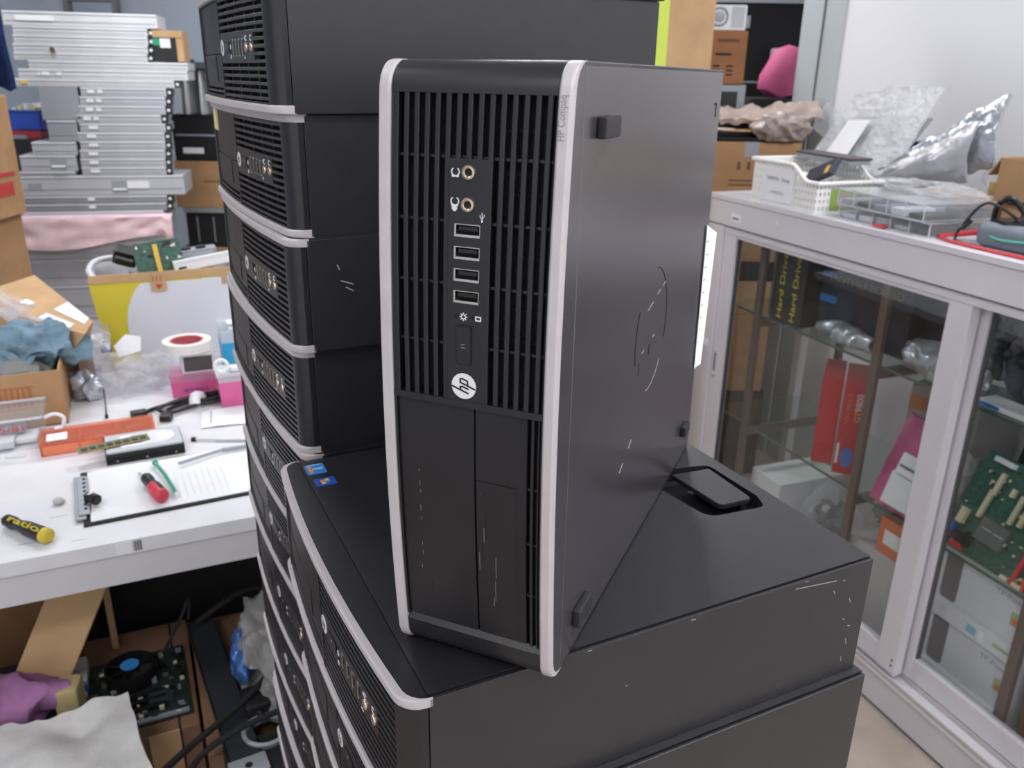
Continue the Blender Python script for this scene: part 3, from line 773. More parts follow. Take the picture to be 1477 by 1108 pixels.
t = thing('tape_roll', 'roll of pale adhesive tape lying on the small clear case', 'tape', pk+TX*.05+TY*.035+Vector((0, 0, .1115)), TA)
m = MB(); m.lathe([(.038, 0), (.056, 0), (.056, .022), (.038, .022), (.038, 0)], mat('pale_tape', 'd8d5cf', .5), seg=40); m.build('tape_winding', t)
m = MB(); m.lathe([(.034, .0005), (.0378, .0005), (.0378, .0215), (.034, .0215), (.034, .0005)], mat('red_core', 'b4525a', .7), seg=40); m.build('core', t)
t = tub('blue_tub', 'blue and clear tub with a white label behind the pink tub', .09, .09, .135, .10, M_bluet, Vector((-.725, 1.97, TZ)), TA, M_clearp)
m = MB(); m.box((.02, -.004, .1362), (.075, -.0028, .1425), M_paper); m.box((.02, .02, .1432), (.08, .06, .144), M_paper); m.build('white_label', t)
t = tub('pink_tub', 'small pink lidded tub by the rear computer stack, white clips on it', .08, .07, .074, .062, M_pink, Vector((-.676, 1.79, TZ)), TA, M_frost)
m = MB(); m.lathe([(.014, -.004), (.018, 0), (.014, .004), (.010, 0), (.014, -.004)], M_paper, T(.01, .0, .104) @ R('X', 70), 20); m.box((.03, .01, .083), (.06, .03, .094), M_paper, .003); m.build('white_clips', t)
# coiled power lead
m = MB(); z = .006
pts = [(0, 0, z), (.02, .03, z), (.07, .05, .012), (.12, .045, .015), (.17, .07, .02), (.165, .095, .02), (.12, .075, .02), (.06, .04, .016), (.03, .005, .012), (.06, -.01, .008), (.11, .03, .01), (.165, .055, .012), (.185, .085, .012), (.15, .10, .012), (.10, .06, .01), (.05, .02, z), (.06, -.03, z)]
m.tube(pts, .0045, M_blk, 8, 8); m.box((-.03, -.012, 0), (.005, .008, .014), M_blk, .003, R('Z', 25)); m.box((.045, -.05, 0), (.07, -.025, .016), M_blk, .003)
t = thing('power_lead', 'bundled black power lead with a white tie in front of the pink tub', 'cable', Vector((-.835, 1.745, TZ)), .12)
m.build('lead', t)
m = MB(); m.tube([(.105, .03, .006), (.1, .055, .02), (.11, .075, .012)], .013, M_paper, 10, 4); m.build('tie', t)

# orange parts organiser, disk drive, memory stick ---------------------
M_org = mat('orange_plastic', 'e07a58', .35, 0, .5, .08, 20); M_orgc = clear('orange_clear_lid', 'e89a80', .22, .08)
og = Vector((-.947, 1.515, TZ))
t = thing('parts_organiser', 'flat orange parts organiser with a clear lid and white label', 'organiser', og, .46)
m = MB(); w, d = .215, .085
m.box((0, 0, 0), (w, d, .004), M_org, .001)
for (a, b) in (((0, 0, 0), (w, .004, .022)), ((0, d-.004, 0), (w, d, .022)), ((0, 0, 0), (.004, d, .022)), ((w-.004, 0, 0), (w, d, .022)), ((.07, 0, 0), (.073, d, .02)), ((.14, 0, 0), (.143, d, .02)), ((0, .04, 0), (w, .043, .02))): m.box(a, b, M_org)
m.build('tray', t)
m = MB(); m.box((-.002, -.002, .0225), (w+.002, d+.002, .027), M_orgc, .001); m.build('tray_lid', t)
m = MB(); m.box((.012, .012, .0272), (.05, .05, .0285), M_paper); m.box((.018, .036, .0286), (.044, .038, .0288), M_grey); m.build('white_label', t)
m = MB()
for (x, y, a, mt) in ((.08, .01, .03, M_yel), (.16, .012, .02, M_blk), (.16, .05, .035, M_metal), (.15, .06, .02, M_blk), (.09, .055, .02, M_metal), (.185, .02, .02, M_blk), (.1, .02, .02, M_paper)): m.box((x, y, .0045), (x+a, y+a*.5, .018), mt, .001)
m.build('small_parts', t)
hd = Vector((-.799, 1.481, TZ))
t = thing('hard_disk_drive', 'silver and black hard disk drive lying on the table', 'hard drive', hd, .475)
m = MB(); m.box((0, 0, 0), (.147, .1016, .021), M_blk, .002)
for x in (.02, .075, .13): m.cyl((x, -.0003, .007), (x, .001, .007), .0022, M_metal, seg=10)
m.build('casting', t)
m = MB(); m.prism(rounded([(.002, .003, .006), (.145, .003, .006), (.145, .0985, .006), (.002, .0985, .006)], 4), .0213, .0255, M_steel, bev=.001)
m.prism([(.10+.034*math.cos(a), .05+.034*math.sin(a)) for a in [i*PI/16 for i in range(32)]], .0255, .0268, M_steel2)
m.build('top_cover', t)
m = MB(); m.box((.03, .02, .0256), (.085, .08, .0262), M_paper); m.box((.1, .03, .0269), (.13, .07, .0273), M_paper); m.box((.035, .03, .0263), (.08, .038, .0264), M_grey); m.box((.05, .05, .0263), (.08, .075, .0264), M_steel3); m.build('white_label', t)
t = thing('memory_module', 'green memory module resting against the hard drive', 'memory module', Vector((-.868, 1.522, TZ)), .57)
m = MB(); m.box((0, 0, 0), (.1335, .0012, .03), mat('olive_board', '6b6b43', .5)); m.build('board', t)
for i in range(8):
    m = MB(); m.box((.007+.0157*i, -.0016, .008), (.018+.0157*i, -.0001, .02), M_chip); m.build('memory_chip', t)
m = MB(); m.box((.004, -.0003, .0005), (.13, .0015, .004), mat('gold_contacts', 'b39a58', .3, 1)); m.build('contacts', t)
t.location = Vector((-.848, 1.475, TZ+.0288)); t.rotation_euler = (math.radians(-88), 0, .62)
# clear tub with hook, bit, chip
t = thing('clear_tub', 'clear plastic tub with red writing and a white hook at the left edge', 'tub', Vector((-1.07, 1.515, TZ)), .42)
m = MB(); m.hexa([(0, 0, 0), (.11, 0, 0), (.11, .1, 0), (0, .1, 0), (-.006, -.006, .07), (.118, -.006, .07), (.118, .108, .07), (-.006, .108, .07)], M_clearp)
m.build('tub_shell', t)
m = MB(); m.tube([(-.008, -.008, .07), (.12, -.008, .07), (.12, .11, .07), (-.008, .11, .07)], .003, M_frost, 8, 1, True); m.build('rim', t)
m = MB(); m.text('A 5/81', .02, M_red, T(.05, -.0075, .052) @ R('X', 90), .07); m.build('red_writing', t)
m = MB(); m.tube([(.12, .03, .055), (.14, .03, .06), (.155, .03, .05), (.15, .03, .03), (.135, .03, .028)], .004, M_paper, 8); m.build('hook', t)
m = MB(); m.box((.01, .01, .003), (.06, .06, .02), M_steel2, .003); m.box((.06, .03, .003), (.1, .08, .015), M_paper, .003); m.box((.03, .05, .02), (.08, .08, .035), M_steel3, .003); m.build('contents', t)
m = MB(); m.prism([(0, 0), (.03, -.003), (.034, .008), (.028, .016), (.004, .014), (-.004, .006)], 0, .003, M_steel2); solo(m, 'metal_plate', 'small shiny metal plate in front of the clear tub', 'metal plate', Vector((-1.012, 1.506, TZ)), .3)
m = MB(); m.blob((0, 0, .006), (.0105, .009, .0065), mat('dull_eraser', 'b9b5b2', .8), .15, 60, 1, 3, floor=.0005); solo(m, 'grey_lump', 'small grey lump of putty left of the clipboard', 'putty', Vector((-.814, 1.326, TZ)))
# clipboard -----------------------------------------------------------------
cb = Vector((-.729, 1.244, TZ)); ca = TA+.05
t = thing('clipboard', 'black clipboard holding white paper, seen on the table beside the stacks', 'clipboard', cb, ca)
m = MB(); m.box((0, 0, 0), (.33, .225, .0035), M_blkm, .001); m.build('board', t)
m = MB()
def pg(u, v): return (.012+.31*u, .008+.21*v, .0046+.0015*math.sin(u*9)*v+.002*v*u)
m.sheet(14, 6, pg, .0012, M_paper)
for q in range(9): m.box((.15+.012*q, .03, .0062+.0009*q/9), (.1505+.012*q, .14, .0068+.0009*q/9), M_steel2)
m.build('paper_sheets', t)
m = MB(); m.box((-.012, .02, .0036), (.006, .2, .008), M_steel3, .002); m.box((-.006, .03, .008), (.012, .19, .011), M_steel3, .002)
for q in range(8): m.cyl((.006, .05+.018*q, .0105), (.006, .05+.018*q, .0125), .003, M_blk, seg=10)
m.build('clip', t)
m = MB(); m.cyl((0, 0, .010), (.016, -.006, .010), .0095, M_blk, bev=.002); m.box((-.012, -.006, .002), (.002, .008, .018), M_blk, .002, R('Z', 10)); m.box((-.005, -.004, .018), (.002, .004, .019), M_paper)
solo(m, 'camera_module', 'small round black part lying on the clip of the clipboard', 'plug', Vector((-.748, 1.318, TZ+.0085)), -.2)
M_redp = mat('red_rubber_grip', 'c83a4a', .45)
def driver(name, label, base, gripm, endm, L, shaft, loc, rz, lettering=None, z=.0125):
    t = thing(name, label, 'screwdriver', loc, rz)
    m = MB(); k = L
    prof = [(0, 0), (.006, 0), (.0105, .004), (.011, .02*k), (.0085, .03*k), (.0125, .055*k), (.013, .085*k), (.011, .098*k), (0, .1*k)]
    M = T(0, 0, z) @ R('Y', 90)
    m.lathe(prof, base, M, 20); m.build('handle', t)
    m = MB(); m.lathe([(.0112, .09*k), (.0134, .092*k), (.0128, .1*k), (.008, .104*k), (0, .1045*k)], endm, M, 20); m.build('end_cap', t)
    if gripm:
        m = MB(); m.lathe([(.0122, .05*k), (.0140, .06*k), (.0141, .088*k), (.0126, .096*k)], gripm, M @ Matrix.Scale(1, 4), 20)
        bmesh.ops.delete(m.bm, geom=[v for v in m.bm.verts if v.co.y > .004], context='VERTS')
        m.build('grip', t)
    m = MB(); m.cyl((0, 0, z), (-shaft, 0, z*.25), .0022, M_steel, seg=12); m.build('shaft', t)
    if lettering:
        m = MB(); m.text(lettering, .014*k, endm, T(.055*k, -.0055, z+.0115) @ R('X', 24), .07*k, .0016); m.build('lettering', t)
    return t
driver('screwdriver', 'red and black screwdriver lying on the clipboard paper', M_blk, M_redp, M_redp, .95, .045, Vector((-.686, 1.400, TZ+.0065)), math.atan2(1.314-1.399, -.615+.685))
M_ydr = mat('yellow_rubber', 'c9b53a', .5)
driver('screwdriver', 'black and yellow screwdriver at the left end of the table', M_blk, None, M_ydr, 1.12, .1, Vector((-.862, 1.246, TZ)), math.atan2(1.193-1.242, -.762+.857), 'ratio')
M_green = mat('green_plastic', '1f8f6c', .35)
m = MB(); m.tube([(-.046, .062, .006), (-.04, .05, .008), (-.02, .026, .007), (.0, 0, .006), (.045, -.066, .006)], lambda q: .0055 if q < .3 else .0035, M_green, 10, 5, flat=.7); 
t = thing('craft_knife', 'slim green tool lying beside the red screwdriver', 'tool', Vector((-.655, 1.416, TZ+.007)))
m.build('body', t); m = MB(); m.cyl((.045, -.066, .006), (.05, -.0735, .005), .0035, M_paper, .0015, 10); m.build('tip', t)
m = MB(); m.cyl((-.052, -.04, .005), (.012, .024, .006), .003, M_steel3, seg=10); m.cyl((.012, .024, .006), (.055, .044, .006), .0045, M_steel3, seg=10)
solo(m, 'metal_pen', 'slim grey metal pen lying on the clipboard paper', 'pen', Vector((-.6, 1.512, TZ+.0085)))
t = thing('precision_screwdriver', 'thin metal screwdriver lying behind the clipboard', 'screwdriver', Vector((-.677, 1.606, TZ)), .04)
m = MB(); m.cyl((.008, 0, .005), (.06, 0, .005), .0028, M_steel2, seg=10); m.cyl((.05, 0, .005), (.13, 0, .005), .0042, M_steel2, seg=12); m.build('shaft', t)
m = MB(); m.cyl((0, 0, .005), (.009, 0, .005), .005, M_blk, seg=12); m.build('cap', t)
m = MB(); m.sheet(8, 6, lambda u, v: (.12*u, .1*v, .002+.002*math.sin(u*4)), .0006, M_paper); m.box((.02, .02, .0045), (.022, .09, .0052), M_steel3)
solo(m, 'paper_sheet', 'loose white sheet of paper behind the thin screwdriver', 'paper', Vector((-.68, 1.67, TZ)), TA-.1)

# ================================================================== under the table
M_brown = mat('brown_carton', '7b5d4a', .9, 0, .2, .12, 12, .12, 80)
bz = .40
t = thing('cardboard_box', 'large brown cardboard box under the table, circuit board lying on it', 'box', Vector((-.80, 1.0, 0)), TA)
m = MB(); m.box((.11, .05, 0), (.305, .38, bz), M_brown, .004)
m.box((.14, .045, bz-.1), (.2, .0505, bz-.05), M_brown); m.tube([(.15, .049, bz-.08), (.15, .049, bz-.06), (.19, .049, bz-.06), (.19, .049, bz-.08)], .003, M_cardp, 6, 1, True)
m.build('body', t)
m = MB(); m.box((.269, .048, bz-.3), (.273, .0505, bz), M_dark); m.box((.269, .05, bz-.0005), (.273, .38, bz+.0008), M_dark); m.build('seam', t)
m = MB(); m.box((.22, .046, bz-.14), (.27, .0495, bz+.0012), M_card2); m.build('packing_tape', t)
# motherboard with cooler
t = thing('motherboard', 'dark motherboard with a round cooler lying under the table edge', 'circuit board', Vector((-.655, 1.152, bz+.004)), TA+.02)
m = MB(); m.box((-.085, 0, 0), (.1, .205, .002), M_pcbd); m.box((-.06, .003, .002), (.095, .012, .006), M_steel3)
r = random.Random(5)
for i in range(95):
    a, b = r.uniform(.003, .011), r.uniform(.003, .009); x, y = r.uniform(-.08, .09), r.uniform(.004, .19)
    if .0 < (x-.0) < 0: continue
    m.box((x, y, .002), (x+a, y+b, r.uniform(.004, .012)), r.choice([M_chip, M_metal, M_cream, M_blk, M_steel3]))
m.build('board', t)
for k in range(3):
    m = MB(); m.box((-.06, .03+.019*k, .002), (.06, .038+.019*k, .013), M_blk, .0008); m.build('expansion_slot', t)
m = MB(); m.box((.03, .035, .002), (.07, .07, .012), mat('dark_heatsink', '3a4a4e', .5, .5)); m.build('heat_sink', t)
for (y, L, mt, h) in ((.19, .03, M_steel2, .03), (.15, .03, M_steel2, .028), (.118, .025, M_blue, .02), (.085, .026, M_cream, .03)):
    m = MB(); m.box((-.092, y-L/2, .002), (-.068, y+L/2, h), mt, .0015); m.box((-.0925, y-L/3, .006), (-.0915, y+L/3, h-.005), M_blk); m.build('rear_connector', t)
m = MB(); m.box((-.092, .055, .002), (-.05, .082, .03), mat('maroon_ports', '4a3b40', .5), .001); m.build('rear_connector', t)
fan = MB(); fan.lathe([(.035, .0), (.045, .0), (.045, .03), (.041, .03), (.04, .004)], M_blk, T(.005, .135, .004), 32)
fn = fan.build('cooler', t)
m = MB(); m.cyl((0, 0, .02), (0, 0, .032), .018, M_blk, M=T(.005, .135, .004))
for k in range(7): m.box((.012, -.012, .021), (.038, .009, .0225), M_blk, M=T(.005, .135, .004) @ R('Z', k*360/7) @ T(.003, 0, .003) @ R('X', 28) @ T(0, 0, -.002))
m.build('fan_rotor', fn)
m = MB(); m.cyl((0, 0, .0322), (0, 0, .0328), .0165, mat('blue_round_label', '3f8fd8', .3), M=T(.005, .135, .004)); m.build('fan_label', fn)
# foam slab
M_foam = mat('white_foam', 'c8c6c4', .9, 0, .2, .08, 30, .6, 160)
m = MB()
def fm(u, v):
    p = Vector((-.836, .981, 0)).lerp(Vector((-.500, .922, 0)), u).lerp(Vector((-.853, 1.035, 0)).lerp(Vector((-.655, 1.152, 0)), u), v)
    x = p.x+.70; y = p.y-1.03+.012*noise.noise(Vector((u*7, 3, 3)))*v
    return (x, y, .03+.012*noise.noise(Vector((x*14, y*14, 2)))+.02*math.exp(-((x-.02)**2+(y+.06)**2)/.004)-.02*math.exp(-((x+.0)**2+(y-.03)**2)/.002))
m.sheet(40, 30, fm, .04, M_foam)
solo(m, 'foam_slab', 'lumpy white foam slab at the lower left corner of the picture', 'foam', Vector((-.70, 1.03, .44)), 0)
m = MB(); m.box((0, 0, 0), (.24, .16, .44), M_brown, .004); solo(m, 'cardboard_box', 'brown cardboard box carrying the white foam slab', 'box', Vector((-.79, .86, 0)), TA)
# black box with white letters
t = thing('black_box', 'black box with faint white letters between foam and pink cloth', 'box', Vector((-1.05, 1.02, 0)), .42)
m = MB(); m.box((0, 0, 0), (.30, .2, .425), M_blkm, .003); m.build('body', t)
m = MB(); m.text('TONS', .03, M_steel3, T(.2, -.0004, .40) @ R('X', 90) @ R('Z', 180), .12); m.text('TONS', .035, M_steel3, T(.2, .06, .4253) @ R('Z', 180), .14); m.build('lettering', t)
M_pcl = mat('pink_cloth', '94678f', .9, 0, .2, .35, 14, .3, 200)
m = MB(); m.blob((0, 0, 0), (.10, .042, .038), M_pcl, .35, 16, 4, 5, ridge=True)
t = solo(m, 'pink_cloth', 'crumpled pink and purple cloth under the table at the left edge', 'cloth', Vector((-.865, 1.145, .466)), .25)
m = MB(); m.box((-.02, -.025, -.03), (.02, .025, .03), mat('yellowed_foam', 'b8a878', .9), .008)
solo(m, 'sponge', 'yellowed foam block at the end of the pink cloth', 'sponge', Vector((-.765, 1.17, .457)), .25)
# open carton with upright flap
t = thing('cardboard_box', 'dark brown open cardboard box under the table with one long pale flap', 'box', Vector((-1.28, 1.17, 0)), .42)
m = MB(); m.box((0, .02, 0), (.46, .024, .62), M_card3); m.box((0, .42, 0), (.46, .424, .62), M_card3); m.box((0, .024, 0), (.004, .42, .62), M_card3); m.box((.456, .024, 0), (.46, .42, .62), M_card3); m.box((0, .02, 0), (.46, .42, .004), M_card3); m.build('body', t)
fl = MB()
fl.hexa([(-.892, 1.170, .428), (-.800, 1.190, .422), (-.798, 1.195, .424), (-.890, 1.175, .430), (-.830, 1.30, .62), (-.722, 1.345, .655), (-.720, 1.350, .657), (-.828, 1.305, .622)], M_card2)
fo = fl.build('flap'); fo.parent = t; fo.matrix_parent_inverse = Matrix.LocRotScale(t.location, t.rotation_euler, None).inverted()
m = MB(); m.box((0, 0, 0), (.012, .004, .26), M_card2); solo(m, 'cardboard_strip', 'narrow pale cardboard edge standing right of the long flap', 'cardboard', Vector((-.79, 1.37, .40)), .3)
# black block added to stand for the shade under the table
m = MB(); m.box((0, 0, 0), (.73, .3, .655), M_blkm, .004); solo(m, 'shade_block', 'black block added for the shade under the table', 'box', Vector((-.88, 1.475, 0)), TA)
# black bracket leaning
t = thing('drive_bracket', 'long black metal bracket leaning on the brown box under the table', 'bracket', Vector((-.44, 1.05, .415)), 0)
a0 = Vector((-.625, 1.41, .437)); a1 = Vector((-.415, 1.04, .437))
d = (a1-a0).normalized(); nrm_ = Vector((-d.y, d.x, 0)); L = (a1-a0).length
t.location = a0; t.rotation_euler = (0, 0, math.atan2(d.y, d.x))
M_brk = mat('charcoal_metal', '34363c', .38, .3)
m = MB(); m.box((0, -.026, .004), (L, .026, .008), M_brk, .001); m.box((0, -.026, -.012), (L, -.023, .008), M_brk, .001); m.box((0, .023, -.012), (L, .026, .008), M_brk, .001); m.build('channel', t)
m = MB(); m.box((L-.01, -.03, -.006), (L+.03, .03, .012), M_steel3, .002); m.cyl((L+.01, 0, .012), (L+.01, 0, .0125), .006, M_dark); m.build('end_plate', t)
# black leads
m = MB(); m.tube([(-.62, 1.38, .46), (-.53, 1.44, .50), (-.45, 1.40, .50), (-.41, 1.27, .49), (-.45, 1.16, .47), (-.52, 1.06, .45), (-.56, .99, .44)], .0058, M_blkm, 8, 8)
solo(m, 'black_cable', 'thick black cable looping over the bracket under the table', 'cable')
m = MB(); m.tube([(-.33, 1.14, .49), (-.42, 1.09, .48), (-.475, 1.06, .46), (-.5, 1.03, .445), (-.5, .98, .435)], .005, M_blkm, 8, 8)
solo(m, 'black_cable', 'second black cable running lower, from the stack to the frame bottom', 'cable')
m = MB(); m.tube([(-.66, 1.31, .44), (-.63, 1.34, .50), (-.62, 1.36, .53), (-.62, 1.35, .49)], .003, M_blkm, 6, 6)
solo(m, 'thin_wire', 'thin black wire standing up behind the motherboard', 'wire')
# grey bag and small parts by the stack
m = MB(); m.blob((0, 0, 0), (.06, .11, .08), M_bagg, .5, 16, 12, 5, ridge=True); m.blob((.03, -.09, -.02), (.05, .07, .06), M_bagg, .5, 18, 2, 4, ridge=True)
solo(m, 'plastic_bag', 'grey crumpled plastic bag on the floor goods beside the rear stack', 'bag', Vector((-.44, 1.30, .47)), .3)
m = MB(); m.blob((0, 0, 0), (.018, .05, .03), mat('blue_film', '4a6fb0', .2, .3, .5, .4, 40), .5, 25, 3, 4, ridge=True)
solo(m, 'blue_film', 'shiny blue film tucked under the grey plastic bag', 'film', Vector((-.485, 1.25, .485)), .4)
m = MB(); m.box((-.022, -.03, 0), (.022, .03, .03), M_blk, .006); m.cyl((0, -.03, .015), (.005, -.06, .012), .006, M_blk)
solo(m, 'power_adapter', 'black power adapter lying between bracket and rear stack', 'adapter', Vector((-.44, 1.17, .437)), .5)
m = MB(); m.lathe([(.030, 0), (.038, .002), (.04, .012), (.034, .014), (.030, .006)], M_steel3, seg=30); 
solo(m, 'clear_ring', 'grey plastic ring lying beside the rear stack', 'ring', Vector((-.405, 1.11, .437)))
t = thing('carton', 'black carton with white lettering at the foot of the rear stack', 'box', Vector((-.43, .99, 0)), .42)
m = MB(); m.box((0, 0, 0), (.13, .1, .44), M_blkm, .003); m.build('body', t)
m = MB(); m.text('CASE', .02, M_white, T(.05, .05, .4403) @ R('Z', 70), .05); m.build('lettering', t)
m = MB(); m.box((0, 0, 0), (.26, .4, .412), M_brown, .004); m.box((.012, .16, .4122), (.04, .26, .4128), M_paper); m.box((.1, .2, .4122), (.15, .27, .4128), M_paper); solo(m, 'cardboard_box', 'brown cardboard box at the foot of the rear stack, below the bracket', 'box', Vector((-.495, 1.078, 0)), TA)
# ================================================================== rack servers, back left
PILE = math.radians(13)
def rot_pile(x, y):
    dx, dy = x+1.95, y-4.1
    return -1.95+dx*math.cos(PILE)-dy*math.sin(PILE), 4.1+dx*math.sin(PILE)+dy*math.cos(PILE)
def server(label, x0, x1, z0, z1, m_, y0=4.1, d=.26, ears=False, stickers=(), handles=(), group='rack servers in the tall pile', lip=True):
    cx, cy = rot_pile((x0+x1)/2, y0+d/2)
    t = thing('rack_server', label, 'server', (cx, cy, z0), PILE, group)
    w = (x1-x0)/2; h = z1-z0
    m = MB(); m.box((-w, -d/2, 0), (w, d/2, h-.0012), m_, .0025)
    if lip:
        m.box((-w, -d/2-.003, h-.010), (w, -d/2+.004, h-.004), M_steel2, .001); m.box((-w+.01, -d/2-.0015, h*.3), (w-.01, -d/2+.004, h*.34), M_steel3)
    m.build('chassis', t)
    if ears:
        m = MB(); m.box((w+.0005, -d/2, .001), (w+.028, -d/2+.02, h-.002), M_blk, .002); m.cyl((w+.014, -d/2-.002, h/2), (w+.014, -d/2+.003, h/2), .007, M_paper, seg=12); m.build('rack_ear', t)
    for (x, L, mt) in stickers:
        m = MB(); m.box((-w+x, -d/2-.0045, h*.35), (-w+x+L, -d/2-.0025, h*.7), mt); m.build('white_sticker', t)
    for x in handles:
        m = MB(); m.tube([(-w+x, -d/2-.002, h*.3), (-w+x, -d/2-.02, h*.32), (-w+x+.05, -d/2-.02, h*.32), (-w+x+.05, -d/2-.002, h*.3)], .004, M_paper, 8, 1); m.box((-w+x-.01, -d/2-.002, h*.15), (-w+x+.06, -d/2+.001, h*.75), M_steel3); m.build('handle', t)
    return t
Z = lambda y: 1.71-(y-25)*.003062
def XX(px, y): return -2.303-(y-22)*.0006+(px-15)*(.00318+.0000008*(y-22))
n_ = 0
spec = [('thick pale rack server at the very top of the tall pile', 14, 217, 20, 40, M_steel2, 0, ((.05, .16, M_paper),)),
        ('pale rack server second from the top of the tall pile', 28, 205, 40, 52, M_steel2, 1, ()),
        ('pale rack server third from the top of the tall pile', 29, 206, 52, 64, M_steel2, 1, ()),
        ('pale rack server fourth from the top, brass knob on its side', 29, 206, 64, 76, M_steel2, 1, ()),
        ('pale rack server fifth from the top of the tall pile', 30, 206, 76, 87, M_steel2, 1, ()),
        ('wide pale rack server just below the narrow top ones', 49, 261, 87, 99, M_steel2, 0, ()),
        ('wide silver rack server with the brightest edge in the tall pile', 36, 261, 99, 113, M_steel2, 0, ((.1, .03, M_paper), (.16, .02, M_paper), (.08, .01, M_paper))),
        ('wide rack server bridging both columns, yellow tag at its left', 12, 243, 113, 124, M_steel2, 1, ((.09, .03, M_yel),))]
for lab, a, b, y0, y1, mt, ea, st in spec:
    t = server(lab, XX(a, y0), XX(b, y0), Z(y1), Z(y0), mt, ears=ea, stickers=st)
    if 'brass' in lab:
        m = MB(); m.cyl((-.12, -.145, .012), (-.12, -.128, .012), .011, M_gold, seg=14); m.build('knob', t)
zc = [124+13.1*i for i in range(11)]
for i in range(10):
    y0, y1 = zc[i], zc[i+1]; dx = (2, 1, 1, -2, 2, 0, 3, 3, 4, 6)[i]
    server('%s grey rack server down the right column of the tall pile' % (ORD[i] if i else 'topmost'), XX(115+dx, y0), XX(231+dx*.5-(i == 3)*4, y0), Z(y1), Z(y0), M_steel, ears=True,
           stickers=((.03, .03, M_paper), (.075, .02, M_paper)) if i < 4 else ((.04, .04, M_paper),))
lc = [(124, 172, 62, 'tall plain grey server topmost in the left column of the pile', ()), (172, 204, 74, 'dull grey server second in the left column of the pile', ()), (204, 224, 55, 'flat grey server third in the left column of the pile', ()), (224, 248, 40, 'grey server with a handle, fourth in the left column of the pile', (.14,)), (248, 255, 40, 'thin grey server lid at the foot of the left column', ())]
for y0, y1, a, lab, hd_ in lc:
    server(lab, XX(a, y0), XX(113, y0), Z(y1), Z(y0), M_steel3 if y0 < 200 else M_steel, handles=hd_, lip=y0 > 170)
wide = [(255, 286, 38, 258, M_steel, 'wide grey server with a vent patch and a handle, below both columns', ((.48, .1, M_paper),), (.42,), 0),
        (286, 298, 12, 236, M_steel3, 'dark edged rack rail tray, upper of two below the wide server', ((.4, .03, M_paper),), (), 1),
        (298, 310, 14, 236, M_steel3, 'dark edged rack rail tray, lower of two below the wide server', ((.4, .03, M_paper),), (), 1),
        (310, 318, 36, 232, M_steel, 'thin grey server just above the pink sheet', (), (), 0),
        (318, 359, 28, 236, M_steel, 'thick server wrapped in the pink sheet', (), (), 0),
        (359, 386, 28, 236, M_steel, 'grey server just below the pink sheet', (), (), 0),
        (386, 430, 30, 236, M_steel, 'grey server low in the pile, behind the flat pale box', (), (), 0),
        (430, 480, 30, 236, M_steel, 'grey server near the floor, hidden by the table goods', (), (), 0),
        (480, 530, 30, 236, M_steel, 'grey server near the floor, hidden by the table goods', (), (), 0),
        (530, 583.4, 30, 236, M_steel, 'grey server on the floor, hidden by the table goods', (), (), 0)]
for y0, y1, a, b, mt, lab, st, hd_, ea in wide:
    t = server(lab, XX(a, y0), XX(b, y0), max(0, Z(y1)), Z(y0), mt, ears=ea, stickers=st, handles=hd_, d=.28)
    if 'vent patch' in lab:
        m = MB(); m.box((-.33, -.143, .03), (-.27, -.139, .06), M_steel3); m.build('vent_patch', t)
M_pinkf = mat('pink_foam_sheet', 'd9bcc2', .7, 0, .3, .08, 12)
m = MB()
def wrap(u, v):
    x = XX(12, 318)+(XX(244, 318)-XX(12, 318))*u
    b = .012*noise.noise(Vector((u*9, v*4, 3)))
    z = Z(318)+.006 if v < .3 else Z(318)+.006-(v-.3)/.7*.13*(1+.25*math.sin(u*5))
    y = 4.12-v/.3*.055 if v < .3 else 4.065+b-.01*v
    if u < .05 or u > .95: z -= .04*v
    return (x, y, z)
m.sheet(36, 14, wrap, .003, M_pinkf)
for v in m.bm.verts: v.co.x, v.co.y = rot_pile(v.co.x, v.co.y)
solo(m, 'foam_sheet', 'pale pink packing sheet hanging over the thick server', 'packing sheet')
m = MB(); m.box((0, 0, 0), (.1, .2, .125), M_blk, .004); m.box((-.002, -.003, .07), (.06, .0, .1), M_green); m.box((.03, -.004, .06), (.075, .0, .1), M_paper); 
t = thing('carton', 'small black and brown carton with a green and white label on top of the pile', 'box', (*rot_pile(XX(216, 75), 4.1), Z(86)+.0005), PILE)
m.build('body', t); m = MB(); m.box((0, -.004, .105), (.13, .2, .135), M_card2); m.box((.101, -.002, 0), (.13, .2, .105), M_card2); m.build('brown_sleeve', t)
# left carton tower, hanging cloth, blue bin
t = thing('cardboard_box', 'tall brown cardboard box at the left edge with red print', 'box', (-2.44, 2.9, 0), 0)
m = MB(); m.box((0, 0, 0), (.49, .4, .95), M_card, .004); m.box((.0, 0, .9505), (.515, .4, 1.39), M_card, .004); m.build('body', t)
m = MB(); m.box((.515, .2, 1.03), (.517, .34, 1.08), M_red); m.box((.515, .24, 1.1), (.517, .36, 1.115), M_red); m.build('red_print', t)
m = MB(); m.blob((.40, .1, 1.42), (.06, .08, .10), mat('pale_blue_bag', '9cc4e0', .4), .3, 14, 3, 4); solo(m, 'plastic_bag', 'pale blue bag on top of the tall brown box', 'bag', (-2.44, 2.9, 0))
M_navy = mat('navy_cloth', '1d2f57', .9, 0, .2, .5, 60)
m = MB()
def hang(u, v): return (-.25+.36*u+.03*v, .04*math.sin(u*16+v*2)+.02*noise.noise(Vector((u*5, v*5, 0))), 1.05*(1-v)-.02*math.sin(u*9))
m.sheet(30, 20, hang, .008, M_navy)
m.tube([(-.3, 0, 1.06), (.12, 0, 1.06)], .01, M_steel3, 8, 1)
m.cyl((-.27, .02, 1.06), (-.27, .02, -1.40), .012, M_steel3)
m.box((-.35, -.1, -1.42), (-.2, .14, -1.40), M_steel3)
